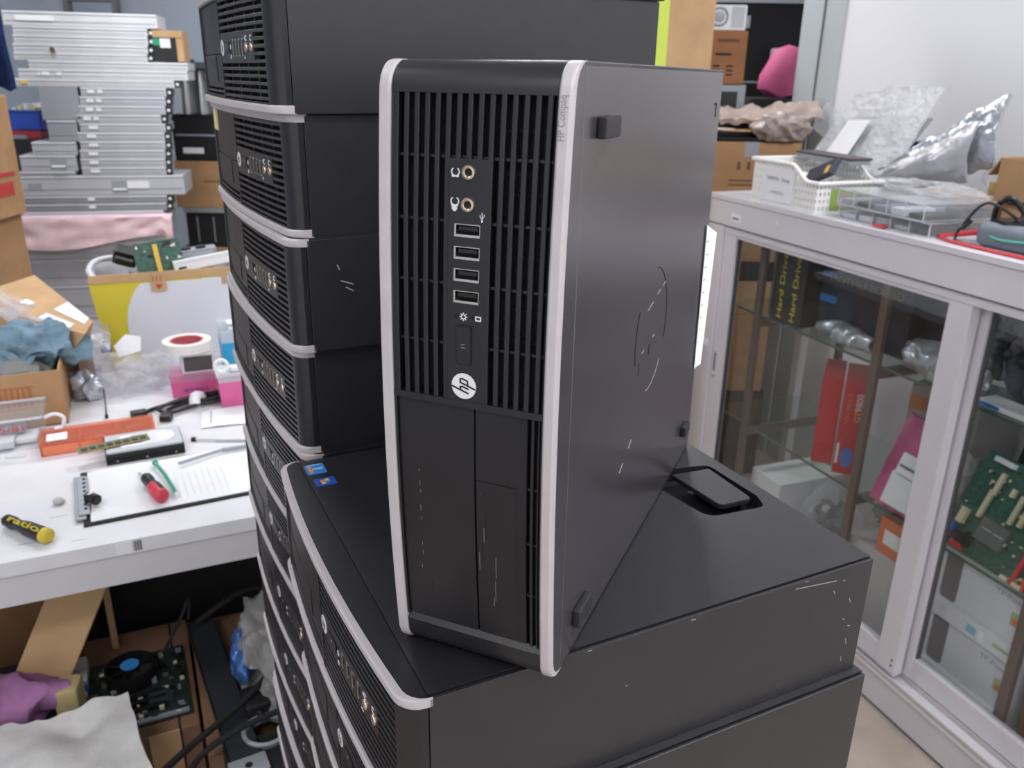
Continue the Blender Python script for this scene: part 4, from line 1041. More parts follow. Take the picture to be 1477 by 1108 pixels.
solo(m, 'hanging_cloth', 'navy blue spotted cloth hanging at the upper left edge', 'cloth', (-2.07, 3.42, 1.42))
t = thing('plastic_bin', 'small blue plastic bin holding yellow papers', 'bin', (-2.60, 4.45, 1.183), 0)
M_bin = mat('blue_bin', '2b4fb8', .4)
m = MB()
for lo, hi in (((0, 0, 0), (.16, .003, .1)), ((0, .2, 0), (.16, .203, .1)), ((0, 0, 0), (.003, .2, .1)), ((.157, 0, 0), (.16, .2, .1)), ((0, 0, 0), (.16, .2, .003)), ((-.004, -.006, .092), (.164, 0, .1)), ((.05, -.003, .01), (.15, 0, .05))): m.box(lo, hi, M_bin)
m.build('bin_shell', t)
m = MB()
for i in range(4): m.box((.01+.03*i, .02, .01), (.03+.033*i, .18, .11+.01*(i % 3)), mat('yellow_paper', 'd8d79a', .8) if i % 2 else M_paper)
m.build('papers', t)
m = MB(); m.box((0, 0, 0), (.165, .22, .04), mat('red_box', 'a8343c', .5), .003); m.box((.0, -.001, .0), (.09, .0, .018), M_steel3)
solo(m, 'red_box', 'flat red box under the small blue bin', 'box', (-2.61, 4.44, 1.142))
m = MB(); m.box((0, 0, 0), (.2, .24, 1.141), mat('dark_stand', '26272b', .6), .004); solo(m, 'stand', 'dark narrow stand carrying the red box and blue bin', 'stand', (-2.62, 4.43, 0))
# things right of the pile
x = -1.86
m = MB(); m.box((0, 0, 0), (.42, .3, .56), M_card, .004); solo(m, 'cardboard_box', 'brown cardboard box right of the servers, half hidden by the yellow box', 'box', (x, 4.62, 0))
t = thing('equipment_rack', 'dark equipment case with a pale top edge, right of the tall pile', 'case', (x+.04, 4.62, .561), 0)
m = MB(); m.box((0, 0, 0), (.42, .3, .19), M_blkm, .004); m.build('body', t); m = MB(); m.box((-.01, -.006, .19), (.43, .3, .215), M_steel3, .003); m.build('top_edge', t)
m = MB()
for k in range(4): m.box((.06+.09*k, -.004, .03), (.065+.09*k, 0, .17), M_steel3)
m.build('dividers', t)
t = carton('cardboard_box', 'brown cardboard box with faint print above the dark equipment case', .44, .3, .25, (x+.0, 4.62, .777), 0, M_card, prints=[(.16, .14, .1, .008, M_cardp)])
m = MB(); m.box((0, 0, 0), (.44, .3, .23), M_blkm, .01); m.box((.05, -.003, .04), (.16, 0, .07), M_paper); m.box((.02, -.004, .13), (.42, 0, .14), M_steel3)
solo(m, 'black_case_or_gap', 'black moulded case with a white label, right of the server pile', 'case', (x+.02, 4.62, 1.0275))
t = thing('card_rack', 'dark grey rack with pale upright plates, right of the server pile', 'rack', (x+.03, 4.62, 1.258), 0)
m = MB(); m.box((0, 0, 0), (.4, .28, .01), M_blk); m.box((0, .26, 0), (.4, .28, .27), M_steel3); m.box((0, 0, .24), (.4, .28, .27), mat('slate_metal', '3f484e', .5)); m.box((.39, 0, .01), (.4, .26, .24), M_steel3); m.build('frame', t)
for q in (.035, .07, .15):
    m = MB(); m.box((q, .02, .0105), (q+.012, .2, .235), M_steel2, M=R('Y', 2)); m.build('plate', t)
m = MB(); m.box((0, 0, 0), (.12, .03, .012), M_blk); m.box((0, 0, .01), (.02, .03, .05), M_blk); solo(m, 'black_bracket', 'black angle bracket lying on the dark grey rack', 'bracket', (x+.04, 4.65, 1.529))
t = thing('step_ladder', 'dark metal ladder leaning on the blue grey wall', 'ladder', (-2.8, 5.45, 0), 0)
for q in (0, .3):
    m = MB(); m.box((q, 0, 0), (q+.03, .06, 2.4), mat('brown_metal', '6c666c', .5), M=R('X', -4)); m.build('rail', t)
for k in range(8):
    m = MB(); m.box((.0305, .01, .2+k*.28), (.2995, .05, .225+k*.28), MATS['brown_metal'], M=R('X', -4)); m.build('rung', t)

# ================================================================== goods behind the cabinet, back right
yy = 3.02
def stk(label, x0, x1, z0, z1, mt=M_card, d=.45, y=yy, **k): return carton('cardboard_box', label, x1-x0, d, z1-z0-.001, (x0, y, z0), 0, mt, **k)
m = MB(); m.box((0, 0, 0), (.32, .45, .355), M_blkm, .004); solo(m, 'black_case_or_gap', 'black case on the floor behind the display cabinet', 'case', (.66, yy, 0))
stk('brown cardboard box behind the cabinet glass, lowest in view', .66, .965, .356, .666)
stk('shallow brown cardboard box behind the cabinet glass, second from below', .67, .955, .667, .79, M_card2)
m = MB(); m.box((0, 0, 0), (.29, .45, .07), M_blkm, .004); solo(m, 'black_case_or_gap', 'thin black slab added for the dark gap between two brown boxes behind the cabinet', 'case', (.67, yy, .791))  # black slab stands in for the shade inside the gap
stk('brown cardboard box behind the cabinet glass, level with its top shelf', .66, .955, .862, 1.06, M_card)
t = stk('brown cardboard box with printed signs behind the white basket', .655, 1.0, 1.08, 1.285, M_card, prints=[(.125+.035*q, .11, .012, .028, M_cardp) for q in range(3)]+[(.10, .07, .10, .006, M_cardp), (.10, .055, .09, .006, M_cardp)], tape=M_steel3)
m = MB(); m.box((0, 0, 0), (.36, .45, .018), M_steel3, .002); solo(m, 'grey_board', 'grey board between two brown boxes behind the cabinet', 'board', (.65, yy, 1.0605))
m = MB(); m.box((0, 0, 0), (.27, .26, .012), M_blkm); m.box((.0, .05, .012), (.26, .255, .031), M_blk, .003)
solo(m, 'black_tray', 'black tray lying in front of the beige cloth', 'tray', (.70, 3.03, 1.2865))
M_beige = mat('beige_cloth', 'a3948c', .9, 0, .1, .15, 20, .3, 150)
m = MB()
def heap(u, v):
    x = .02+.36*u; y = .02+.28*v
    return (x, y, .012+.075*math.sin(PI*min(1, v*1.1+.1))*(.55+.45*u)+.02*noise.noise(Vector((u*7, v*6, 5)))+.012*noise.noise(Vector((u*17, v*15, 2))))
m.sheet(30, 22, heap, .02, M_beige)
solo(m, 'cloth_heap', 'beige crumpled cloth heaped on the printed brown box', 'cloth', (.70, 3.06, 1.322))
m = MB(); m.prism([(0, .05), (.03, .02), (.2, .0), (.24, .25), (.0, .25)], 0, .005, M_card2); m.box((.0, .02, .0055), (.08, .09, .008), M_paper, M=R('Z', 16)); solo(m, 'cardboard_flap', 'torn brown cardboard flap under the beige cloth', 'cardboard', (.70, 3.03, 1.318))
m = MB(); m.blob((0, 0, .045), (.095, .06, .05), mat('brownish_film', '9a8c86', .4, 0, .5, .15, 20, .3, 60), .26, 24, 7, 5, floor=.0, ridge=True); solo(m, 'plastic_bag', 'brownish crumpled bag between the beige cloth and the white pillar', 'bag', (.925, 3.04, 1.289))
t = thing('metal_case', 'grey metal case with a dark slot under the printed box', 'case', (.66, 3.32, 1.286), 0)
m = MB(); m.box((0, 0, 0), (.2, .14, .185), M_steel3, .003); m.build('body', t); m = MB(); m.box((.1, -.002, .10), (.17, 0, .16), M_blk); m.build('slot', t)
t = carton('cardboard_box', 'brown cardboard box with print, standing on the grey metal case', .20, .14, .185, (.645, 3.31, 1.472), 0, M_card3, prints=[(.085, .10, .06, .008, M_blkm), (.08, .06, .025, .006, M_blkm), (.08, .045, .025, .006, M_blkm), (.08, .03, .025, .006, M_blkm), (.13, .06, .025, .006, M_blkm), (.13, .045, .025, .006, M_blkm), (.13, .03, .025, .006, M_blkm), (.09, .145, .08, .012, M_cardp)])
t.children[0].data.materials[0] = mat('mid_brown_card', '96694b', .85, 0, .2, .1, 14)
t = thing('fan_unit', 'small white appliance with a round grey grille on the printed box', 'appliance', (.68, 3.32, 1.658), 0)
m = MB(); m.box((0, 0, 0), (.155, .12, .085), M_paper, .003); m.build('housing', t)
m = MB(); m.lathe([(.026, 0), (.03, .003), (.034, 0)], M_steel3, T(.055, -.001, .045) @ R('X', 90)); m.lathe([(.0, .002), (.012, .001), (.02, 0)], M_steel3, T(.055, -.001, .045) @ R('X', 90)); m.build('grille', t)
m = MB()
for k in range(8): m.box((.1+.006*k, -.001, .01), (.103+.006*k, 0, .08), M_steel3)
m.build('louvres', t)
t = thing('black_cabinet', 'tall black cabinet at the back between the boxes and the white pillar', 'cabinet', (.86, 3.95, 0), 0)
m = MB(); m.box((0, 0, 0), (.62, .5, 1.80), M_blkm, .004); m.build('body', t)
m = MB(); m.box((-.01, -.01, 1.80), (.63, .5, 1.825), M_steel3, .002); m.build('top_edge', t)
m = MB(); m.box((.01, -.004, 1.475), (.61, 0, 1.483), M_steel3); m.build('door_gap', t)
m = MB(); m.box((.10, -.004, 1.70), (.15, 0, 1.75), M_steel3); m.build('badge', t)
m = MB(); m.box((.25, -.06, 1.5), (.33, 0, 1.62), M_steel3, .01); m.build('lock_box', t)
m = MB(); m.blob((0, 0, .085), (.105, .08, .10), mat('pink_bag', 'b9547f', .55, 0, .4, .12, 12), .38, 9, 8, 2, floor=.0)
solo(m, 'pink_bag', 'bright pink stuffed bag on the beige cloth beside the white pillar', 'bag', (1.085, 3.6, 1.422))
m = MB(); m.box((0, 0, 0), (.28, .3, 1.42), M_blkm, .004); solo(m, 'black_stand', 'black stand behind the beige cloth carrying the pink bag', 'stand', (.93, 3.5, 0))
# tall cartons behind the upright computer
t = stk('tall plain brown cardboard box with a lime edge behind the upright computer', .402, .568, .95, 1.95, M_card2, .25, 2.62)
t.rotation_euler = (0, 0, 0)
m = MB(); m.box((-.0005, -.003, .0), (.033, .0, 1.0), mat('lime_edge', 'c5d653', .5)); m.build('lime_edge', t)
stk('brown cardboard box hidden behind the upright computer', .36, .59, 0, .949, M_card, .4, 2.6)
t = stk('brown cardboard box left of the lime edge, under a wire crate', .30, .50, .0, 1.62, M_card, .3, 3.2)
t = thing('wire_crate', 'dark wire crate with a white tag at the upper middle, left of the lime edge', 'crate', (.34, 3.22, 1.621), 0)
m = MB()
for k in range(8): m.tube([(.02*k, 0, 0), (.02*k, 0, .3)], .003, M_blk, 6, 1)
for k in range(8): m.tube([(0, 0, .005+.04*k), (.14, 0, .005+.04*k)], .003, M_blk, 6, 1)
m.build('wires', t); m = MB(); m.box((.11, -.006, .04), (.135, -.003, .07), M_paper); m.build('tag', t); m = MB(); m.box((0, .1, 0), (.14, .2, .3), M_card3); m.build('contents', t)
# ================================================================== display cabinet
t = thing('display_cabinet', 'aluminium framed display cabinet with sliding glass doors', 'cabinet', CA, CANG)
DC = t; S0, S1, DP = -.905, .95, .42
m = MB(); m.box((S0, -.004, 1.155), (S1, DP, 1.17), M_alu, .002); m.build('top_panel', t)
m = MB(); m.box((S0, 0, 1.082), (S1, .03, 1.1545), M_alu, .002); m.box((S0, .004, 1.062), (S1, .055, 1.082), M_alu, .001); m.box((S0, -.001, 1.0815), (S1, .004, 1.0845), M_alud)
m.box((S0, DP-.03, 1.1), (S1, DP, 1.1545), M_alu); m.build('header', t)
m = MB(); m.box((S0, .012, 0), (S1, DP, .104), M_alu, .002); m.box((S0, -.006, .104), (S1, DP, .112), M_alu, .001)
for o_ in (-.005, .036, .062): m.box((S0, o_, .112), (S1, o_+.004, .124), M_silver, .0008)
m.box((S0, .012, -.0), (S1, .0135, .006), M_alud); m.build('base', t)
for a, b, c, d in ((S0, .0, -.825, .06), (S1-.06, 0, S1, .06), (S0, DP-.03, S0+.03, DP), (S1-.03, DP-.03, S1, DP)):
    m = MB(); m.box((a, b, .1245), (c, d, 1.0818), M_alu, .002); m.build('corner_post', t)
def door(s0, s1, o, lab, handle=None):
    d = MB(); w = .058; z0, z1 = .125, 1.066
    d.box((s0, o, z0), (s0+w, o+.026, z1), M_alu, .0015); d.box((s1-w, o, z0), (s1, o+.026, z1), M_alu, .0015)
    d.box((s0+w, o+.002, z0), (s1-w, o+.024, z0+.058), M_alu, .001); d.box((s0+w, o+.002, z1-.014), (s1-w, o+.024, z1), M_alu, .001)
    for (a, b) in ((s0+w, s0+w+.004), (s1-w-.004, s1-w)): d.box((a, o+.008, z0+.058), (b, o+.02, z1-.014), M_alud)
    for zz in (.15, .165): d.cyl((s1-.012, o-.0005, zz), (s1-.012, o+.001, zz), .003, M_blkm, seg=10)
    d = d.build('sliding_door', t)
    g = MB(); g.box((s0+w+.002, o+.012, z0+.056), (s1-w-.002, o+.016, z1-.012), M_glass); g.build('glass_pane', d)
    if handle:
        h = MB(); h.box((handle-.008, o-.002, .60), (handle+.008, o, .70), M_alu, .001); h.box((handle-.003, o-.0028, .63), (handle+.004, o-.0015, .69), M_alud); h.cyl((handle, o-.003, .612), (handle, o, .612), .004, M_alud); h.build('handle', d)
door(-.824, .060, .006, '', -.805)
door(.02, .888, .038, '')
m = MB(); m.box((-.79, -.0012, 1.10), (-.748, 0, 1.122), M_paper); m.box((-.784, -.0016, 1.107), (-.754, -.001, 1.113), M_grey); m.box((-.868, -.0012, .70), (-.845, 0, .72), M_paper); m.box((-.585, -.001, 1.123), (-.578, 0, 1.133), M_paper)
m.build('paper_labels', t)
M_shelfg = pane('shelf_glass', 'f2faf6'); M_shelfe = mat('green_glass_edge', '4a5a54', .3)
for k, z in enumerate((.822, .466)):
    m = MB(); m.box((S0+.02, .088, z), (S1-.02, DP-.01, z+.006), M_shelfg); m.box((S0+.02, .085, z), (S1-.02, .0878, z+.006), M_shelfe); m.build('glass_shelf', t)
M_up = mat('brown_upright', '6e5d58', .5, .3)
for s in (-.715, -.235, .288, .76):
    m = MB(); m.box((s-.012, .07, .112), (s+.012, .0845, 1.062), M_up, .001); m.box((s-.012, DP-.02, .112), (s+.012, DP-.005, 1.1), M_up, .001)
    for z in (.79, .435): m.box((s-.004, .0845, z), (s+.004, DP-.02, z+.028), M_up)
    m.build('upright', t)
def C3(s, o, z): return cab(s, o, z)
def cthing(name, label, cat, s, o, z, rz=0, group=None): return thing(name, label, cat, C3(s, o, z), CANG+rz, group)
def csolo(m, name, label, cat, s, o, z, rz=0, group=None): return solo(m, name, label, cat, C3(s, o, z), CANG+rz, group)
CT = 1.1702
# ---- on the cabinet top: white basket
t = cthing('plastic_basket', 'white slotted plastic basket with a printed paper label on the cabinet', 'basket', -.715, .004, CT)
M_bas = mat('white_basket', 'e6e5e2', .4)
L, Dp, Hh, Hl = .265, .20, .112, .074
def hz(x): 
    k = max(0, min(1, (x-.60*L)/(.28*L))); k = k*k*(3-2*k)
    return Hh+(Hl-Hh)*k
m = MB(); m.box((.004, .004, 0), (L-.004, Dp-.004, .003), M_bas)
def slotwall(axis, x0, x1, fixed, inward, hf, holes=True):
    """wall built of columns and rails so the slots are open"""
    n = int((x1-x0)/.0125); st = (x1-x0)/n
    for i in range(n):
        a = x0+i*st; hh = hf(a+st/2)
        def bx(p0, p1, z0, z1):
            lo = (p0, fixed, z0) if axis == 'x' else (fixed, p0, z0); hi = (p1, fixed+inward, z1) if axis == 'x' else (fixed+inward, p1, z1)
            m.box(tuple(min(a_, b_) for a_, b_ in zip(lo, hi)), tuple(max(a_, b_) for a_, b_ in zip(lo, hi)), M_bas)
        bx(a, a+st*.6, 0, hh); zz = 0; k = 0
        while zz < hh:
            top = min(zz+.009, hh); bx(a+st*.6, a+st, zz, top if hh-zz > .018 else hh); zz += .018
slotwall('x', 0, L, 0, .003, hz); slotwall('x', 0, L, Dp-.003, .003, hz)
slotwall('y', .003, Dp-.003, 0, .003, lambda y: Hh); slotwall('y', .003, Dp-.003, L-.003, .003, lambda y: Hl)
m.build('slotted_walls', t)
m = MB(); P = []
for i in range(25): P.append((-.005+(L+.012)*i/24, -.004, hz(L*i/24)+.003))
for i in range(1, 7): P.append((L+.007, -.004+(Dp+.008)*i/6, Hl+.003))
for i in range(1, 25): P.append((L+.007-(L+.012)*i/24, Dp+.004, hz(L*(24-i)/24)+.003))
for i in range(1, 6): P.append((-.005, Dp+.004-(Dp+.008)*i/6, Hh+.003))
m.tube(P, .0055, M_bas, 8, 1, True); m.build('rim', t)
m = MB(); m.box((.045, -.0022, .012), (.178, -.0008, .094), M_paper); m.text('WMPN : Swap', .014, M_grey, T(.112, -.0024, .070) @ R('X', 90), .095); m.text('( HDD2 )', .011, M_grey, T(.112, -.0024, .035) @ R('X', 90), .055); m.build('paper_label', t)
m = MB(); m.box((L+.0004, .045, .008), (L+.0016, .17, .062), mat('green_picture', '8fa557', .5)); m.blob((L+.0018, .09, .028), (.0006, .02, .014), M_pinkf, .1, 30, 1, 2); m.blob((L+.002, .092, .04), (.0006, .012, .007), mat('pink_print', 'cf6f92', .6), .1, 30, 2, 2); m.blob((L+.0018, .14, .034), (.0006, .01, .012), M_ink, .1, 30, 2, 2); m.build('picture_label', t)
m = MB(); pcb(m, .10, .07, .002, M_blk, 3, 14); o = csolo(m, 'adapter_card', 'black adapter card with white ends standing in the white basket', 'circuit board', -.60, .06, CT+.055); o.rotation_euler = (math.radians(35), math.radians(8), CANG)
m = MB(); m.box((0, 0, 0), (.11, .05, .014), mat('dark_blue_card', '2f3346', .4), .002); m.box((.08, .006, .0142), (.095, .03, .0148), M_yel)
o = csolo(m, 'cartridge', 'dark blue slab with a yellow mark leaning on the basket rim', 'cartridge', -.55, .05, CT+.055); o.rotation_euler = (math.radians(50), math.radians(-22), CANG)
m = MB(); m.blob((0, 0, 0), (.06, .06, .028), M_paper, .3, 20, 5, 4); csolo(m, 'paper_bundle', 'crumpled white paper in the left half of the white basket', 'paper', -.64, .11, CT+.055)
m = MB(); m.box((0, 0, 0), (.21, .07, .012), M_steel3, .002); m.box((-.004, -.0012, .012), (.214, .072, .018), mat('dark_brown_edge', '4a4042', .5), .002)
o = csolo(m, 'laptop_panel', 'thin dark edged panel lying across the white basket', 'panel', -.70, .13, CT+.118); o.rotation_euler = (0, math.radians(1), CANG)
# bagged boards
def crumple(u, v, a=.012, f=8, sd=0): return a*noise.noise(Vector((u*f, v*f, sd)))+a*.6*noise.noise(Vector((u*f*2.3, v*f*2.3, sd+4)))
t = cthing('bagged_board', 'board in a clear shiny bag with a white label, leaning behind the white basket', 'bagged board', -.86, .215, CT+.0)
M_sb = clear('silvery_bag', 'e0e1e4', .45, .1, 1.0, 60)
m = MB()
def bagf(u, v): return (.02+.36*u+.04*v*(1-u)-.02*v, .0+.19*v+.25*crumple(u, v, .012, 7, 1)+.012, .02+.26*v+.03*math.sin(u*2)*v+crumple(u, v, .012, 6, 2)*.5)
m.sheet(34, 24, bagf, .006, M_sb); m.build('bag', t)
def inn(u, v): return (.06+.28*u+.02*v, .03+.15*v, .03+.2*v)
m = MB(); m.sheet(2, 2, inn, .006, M_steel3)
for (u, v, a, b) in ((.1, .1, .25, .3), (.45, .15, .2, .3), (.7, .2, .2, .35), (.4, .6, .3, .25), (.75, .65, .18, .2)): m.sheet(1, 1, lambda p, q, u=u, v=v, a=a, b=b: tuple(Vector(inn(u+a*p, v+b*q))+Vector((0, -.006, .004))), .005, M_steel)
m.build('circuit_board', t)
m = MB(); m.sheet(1, 1, lambda p, q: tuple(Vector(bagf(.22+.26*p, .18+.5*q))+Vector((0, -.016, .006))), .001, M_paper); m.build('white_label', t)
m = MB(); m.blob((.035, .12, .20), (.045, .03, .05), M_bagc, .3, 16, 3, 4, ridge=True); m.build('bag_end', t)
m = MB()
def es(u, v):
    w = .02+.115*u**.85
    b = math.sin(PI*v)
    return (.33*u, -.02-.02*b-.10*0+.06*u+.3*crumple(u, v, .02, 7, 7), .01+.13*u+(v-.5)*2*w*.62+.02*u+crumple(u, v, .012, 6, 9))
m.sheet(40, 20, es, .012, M_esd)
def es2(u, v):
    b = math.sin(PI*v)
    return (.02+.27*u, -.045-.02*b+.05*u+.2*crumple(u, v, .02, 5, 3), .003+.085*u+(v-.35)*(.03+.11*u)+crumple(u, v, .006, 8, 5))
m.sheet(30, 14, es2, .008, mat('dull_silver_film', 'b4b3b8', .35, .45, .5, .1, 20, .4, 30))
csolo(m, 'antistatic_bag', 'pointed silver antistatic bag leaning up beside the bagged board', 'bag', -.555, .29, CT+.055)
m = MB(); m.box((0, 0, 0), (.34, .16, .05), M_card, .003); csolo(m, 'cardboard_box', 'low brown cardboard box under the silver antistatic bag', 'box', -.49, .275, CT)
m = MB(); m.box((0, 0, 0), (.27, .05, .17), M_blk, .003); csolo(m, 'black_box', 'black box standing behind the bagged board, between the two shiny bags', 'box', -.76, .366, CT)
# clear organisers
def organiser(label, s, o, z, w, d, h, seed, rz):
    t = cthing('parts_organiser', label, 'organiser', s, o, z, rz)
    m = MB(); e = .002
    for lo, hi in (((0, 0, 0), (w, d, e)), ((0, 0, e), (w, e, h)), ((0, d-e, e), (w, d, h)), ((0, e, e), (e, d-e, h)), ((w-e, e, e), (w, d-e, h))): m.box(lo, hi, M_clearp)
    for k in range(1, 5): m.box((w*k/5, e, e), (w*k/5+.0015, d-e, h-.004), M_clearp)
    m.box((e, d*.5, e), (w-e, d*.5+.0015, h-.004), M_clearp)
    m.tube([(0, 0, h), (w, 0, h), (w, d, h), (0, d, h)], .0016, M_frost, 6, 1, True); m.tube([(0, 0, .001), (w, 0, .001), (w, d, .001), (0, d, .001)], .0014, M_frost, 6, 1, True)
    for x in (0, w*.2, w*.4, w*.6, w*.8, w): m.tube([(x, 0, .001), (x, 0, h)], .0014, M_frost, 6, 1)
    m.build('clear_box', t)
    m = MB(); m.box((-.002, -.002, h+.0003), (w+.002, d+.002, h+.0025), M_clearp); m.build('clear_lid', t)
    r = random.Random(seed); m = MB()
    for k in range(5):
        for j in range(2):
            m.box((w*k/5+.006, d*.5*j+.006, e), (w*(k+1)/5-.006, d*.5*(j+1)-.006, h*r.uniform(.35, .75)), r.choice([M_steel3, M_blk, M_esdd, M_steel, M_paper]), .003)
    m.build('small_parts', t)
organiser('clear plastic parts organiser, lower of two stacked on the cabinet', -.395, .035, CT, .29, .20, .03, 3, -.02)
organiser('clear plastic parts organiser, upper of two stacked on the cabinet', -.40, .03, CT+.0335, .285, .20, .036, 8, -.05)
m = MB(); m.blob((0, 0, .012), (.13, .06, .014), M_bagc, .5, 22, 5, 4, floor=.0, ridge=True); csolo(m, 'plastic_bag', 'clear crumpled bag lying on the upper parts organiser', 'bag', -.27, .17, CT+.072)
M_redl = mat('red_lead', 'c7303c', .4)
m = MB(); m.tube([(0, 0, .004), (.012, .012, .006), (.024, -.002, .008), (.03, .01, .004), (.016, .018, .006), (.004, .012, .004)], .003, M_redl, 8, 6); csolo(m, 'red_clip', 'small tangled red lead in front of the clear organisers', 'lead', -.255, .012, CT)
# meter
t = cthing('multimeter', 'grey pouched test meter with leads at the right end of the cabinet', 'meter', -.02, .06, CT)
M_pouch = mat('grey_pouch', '6f7880', .7); M_teal = mat('teal_piping', '4f9a8e', .5)
m = MB(); m.box((0, 0, 0), (.2, .13, .05), M_pouch, .016, seg=3); m.build('pouch', t)
m = MB(); m.tube([(-.002, .02, .03), (.06, -.004, .022), (.13, -.005, .026), (.2, -.002, .03)], .003, M_teal, 8, 5); m.build('piping', t)
m = MB(); m.prism([(.01, .03), (.06, .01), (.09, .05), (.05, .10), (.02, .09)], .0505, .056, M_blk); m.tube([(.0, .05, .045), (.02, .03, .085), (.04, .04, .10), (.06, .06, .07), (.07, .03, .055)], .006, M_blk, 8, 6); m.build('strap', t)
m = MB(); m.tube([(.2, -.032, .004), (.13, -.036, .004), (.05, -.034, .004), (-.03, -.028, .004), (-.075, -.01, .005), (-.08, .01, .006), (-.05, .03, .012)], .0034, M_redl, 8, 8)
m.tube([(-.05, .03, .012), (-.02, .05, .02), (-.03, .09, .035), (.0, .12, .05), (.04, .11, .064)], .0034, M_redl, 8, 8); m.cyl((-.06, .022, .010), (-.025, .045, .02), .006, M_redl); m.cyl((.035, .11, .066), (.07, .10, .070), .008, M_redl)
csolo(m, 'red_test_lead', 'red test lead curling in front of the grey pouched meter', 'lead', -.02, .06, CT)
m = MB(); m.tube([(.06, .05, .058), (.02, .0, .09), (-.02, -.01, .04), (-.03, -.015, .008), (.0, -.025, .005), (.06, -.028, .005)], .003, M_blk, 8, 8); m.tube([(-.012, .0, .05), (-.022, -.012, .03)], .006, M_blk, 8, 1)
csolo(m, 'black_test_lead', 'black test lead hanging over the side of the grey pouched meter', 'lead', -.02, .06, CT)
m = MB(); r = random.Random(9)
for k in range(5): m.tube([(r.uniform(0, .2), r.uniform(0, .08), .006+.01*r.random()) for q in range(6)], .004, M_blkm, 8, 6)
csolo(m, 'black_cables', 'tangle of black cables beside the open brown box on the cabinet', 'cable', -.16, .26, CT+.062)
m = MB(); m.box((0, 0, 0), (.3, .14, .06), M_card2, .003); csolo(m, 'cardboard_box', 'low pale brown box under the tangle of black cables', 'box', -.145, .28, CT)
t = carton('cardboard_box', 'open brown cardboard box at the right edge of the cabinet top', .22, .12, .10, C3(-.165, .27, CT+.085), CANG, M_card, True, flaps=[('left', .05, 55)])
m = MB(); m.box((.03, .116, 0), (.22, .12, .2), M_card, M=T(0, .008, .092) @ R('X', 4)); m.build('flap', t); t.location.z = CT+.0605
m = MB(); m.blob((0, 0, .04), (.06, .05, .045), M_bagc, .4, 16, 3, 4, floor=.0, ridge=True); csolo(m, 'plastic_bag', 'clear bag with a yellow scrap between the silver bag and brown box', 'bag', -.19, .36, CT+.0605)
m = MB(); m.box((0, 0, 0), (.02, .012, .04), M_yel, .003); csolo(m, 'yellow_scrap', 'yellow scrap showing beside the silver antistatic bag', 'scrap', -.235, .33, CT+.06)

# ---- inside, top shelf
SH1, SH2, CF = .8285, .4725, .1125
t = cthing('black_box', 'black box with two lines of yellow upright lettering on the top glass shelf', 'box', -.69, .10, SH1, .0)
m = MB(); m.box((0, 0, 0), (.135, .10, .205), mat('olive_black_box', '2a2620', .5), .002); m.build('body', t)
m = MB()
for k in range(2): m.text('Hard Drive', .03, M_yb, T(.04+.058*k, -.0006, .105) @ R('X', 90) @ R('Z', 90), .19)
m.build('yellow_lettering', t)
t = cthing('motherboard_box', 'dark blue box with MOTHERBOARD in dull yellow on the top shelf', 'box', -.545, .15, SH1, .05)
m = MB(); m.box((0, 0, 0), (.31, .16, .19), mat('slate_blue_box', '2b3344', .5, 0, .4, .3, 10), .002); m.build('body', t)
m = MB(); m.text('MOTHERBOARD', .03, mat('dull_yellow_print', '6f6a3a', .6), T(.155, -.0006, .155) @ R('X', 90), .25); m.build('lettering', t)
m = MB(); m.box((.0, -.0006, .085), (.06, .0, .105), M_stkb); m.box((.0, -.0006, .155), (.05, .0, .17), M_stkb); m.build('blue_print', t)
def bags(label, s, o, z, rad, mt, seed, rz=0, name='antistatic_bag'):
    m = MB(); m.blob((0, 0, rad[2]*.8), rad, mt, .3, 17, seed, 5, floor=.0005, ridge=True); return csolo(m, name, label, 'bag', s, o, z, rz)
bags('crumpled silver bag in front of the dark blue box on the top shelf', -.40, .13, SH1, (.10, .032, .028), M_esd, 4)
bags('dark grey bag right of the dark blue box on the top shelf', -.11, .28, SH1, (.09, .06, .10), M_esdd, 6)
bags('pale silver bag along the front of the top shelf by the door stile', -.10, .145, SH1, (.12, .04, .045), M_esd, 7)
bags('big dark crumpled bag behind the right door on the top shelf', .11, .25, SH1, (.10, .09, .12), M_esdd, 9)
bags('silver bag at the right frame edge on the top shelf', .37, .2, SH1, (.1, .08, .13), M_esdd, 11)
m = MB(); m.box((0, 0, 0), (.2, .06, .012), M_paper, .002); m.box((.01, -.0006, .002), (.06, 0, .010), M_stkb); csolo(m, 'white_card', 'white card with a blue mark at the front of the top shelf', 'card', .04, .10, SH1)
# ---- middle shelf
M_rbox = mat('red_box_print', 'c23338', .45); M_bprint = mat('blue_oval_print', '4a78c8', .5)
t = cthing('graphics_card_box', 'red box with yellow lettering and a blue oval, nearest the front', 'box', -.352, .105, SH2, .8)
m = MB(); m.box((0, 0, 0), (.062, .2, .26), M_rbox, .0015); m.build('body', t)
m = MB(); m.text('9800', .024, M_paper, T(.044, -.0006, .212) @ R('X', 90) @ R('Z', 90), .05); m.text('GT', .022, M_yel, T(.044, -.0006, .172) @ R('X', 90) @ R('Z', 90), .03); m.text('VIDEO', .014, M_orng, T(.018, -.0006, .19) @ R('X', 90) @ R('Z', 90), .09); m.build('lettering', t)
m = MB(); m.cyl((.032, 0, .05), (.032, -.0006, .05), .022, M_bprint, seg=28, M=T(.032, 0, .05) @ Matrix.Diagonal((.7, 1, 1.35, 1)) @ T(-.032, 0, -.05)); m.box((.004, -.0006, .03), (.010, 0, .09), M_paper); m.build('blue_oval', t)
t = cthing('graphics_card_box', 'second plain red box standing behind the lettered red one', 'box', -.430, .098, SH2, .8)
m = MB(); m.box((0, 0, 0), (.055, .18, .255), M_rbox, .0015); m.build('body', t)
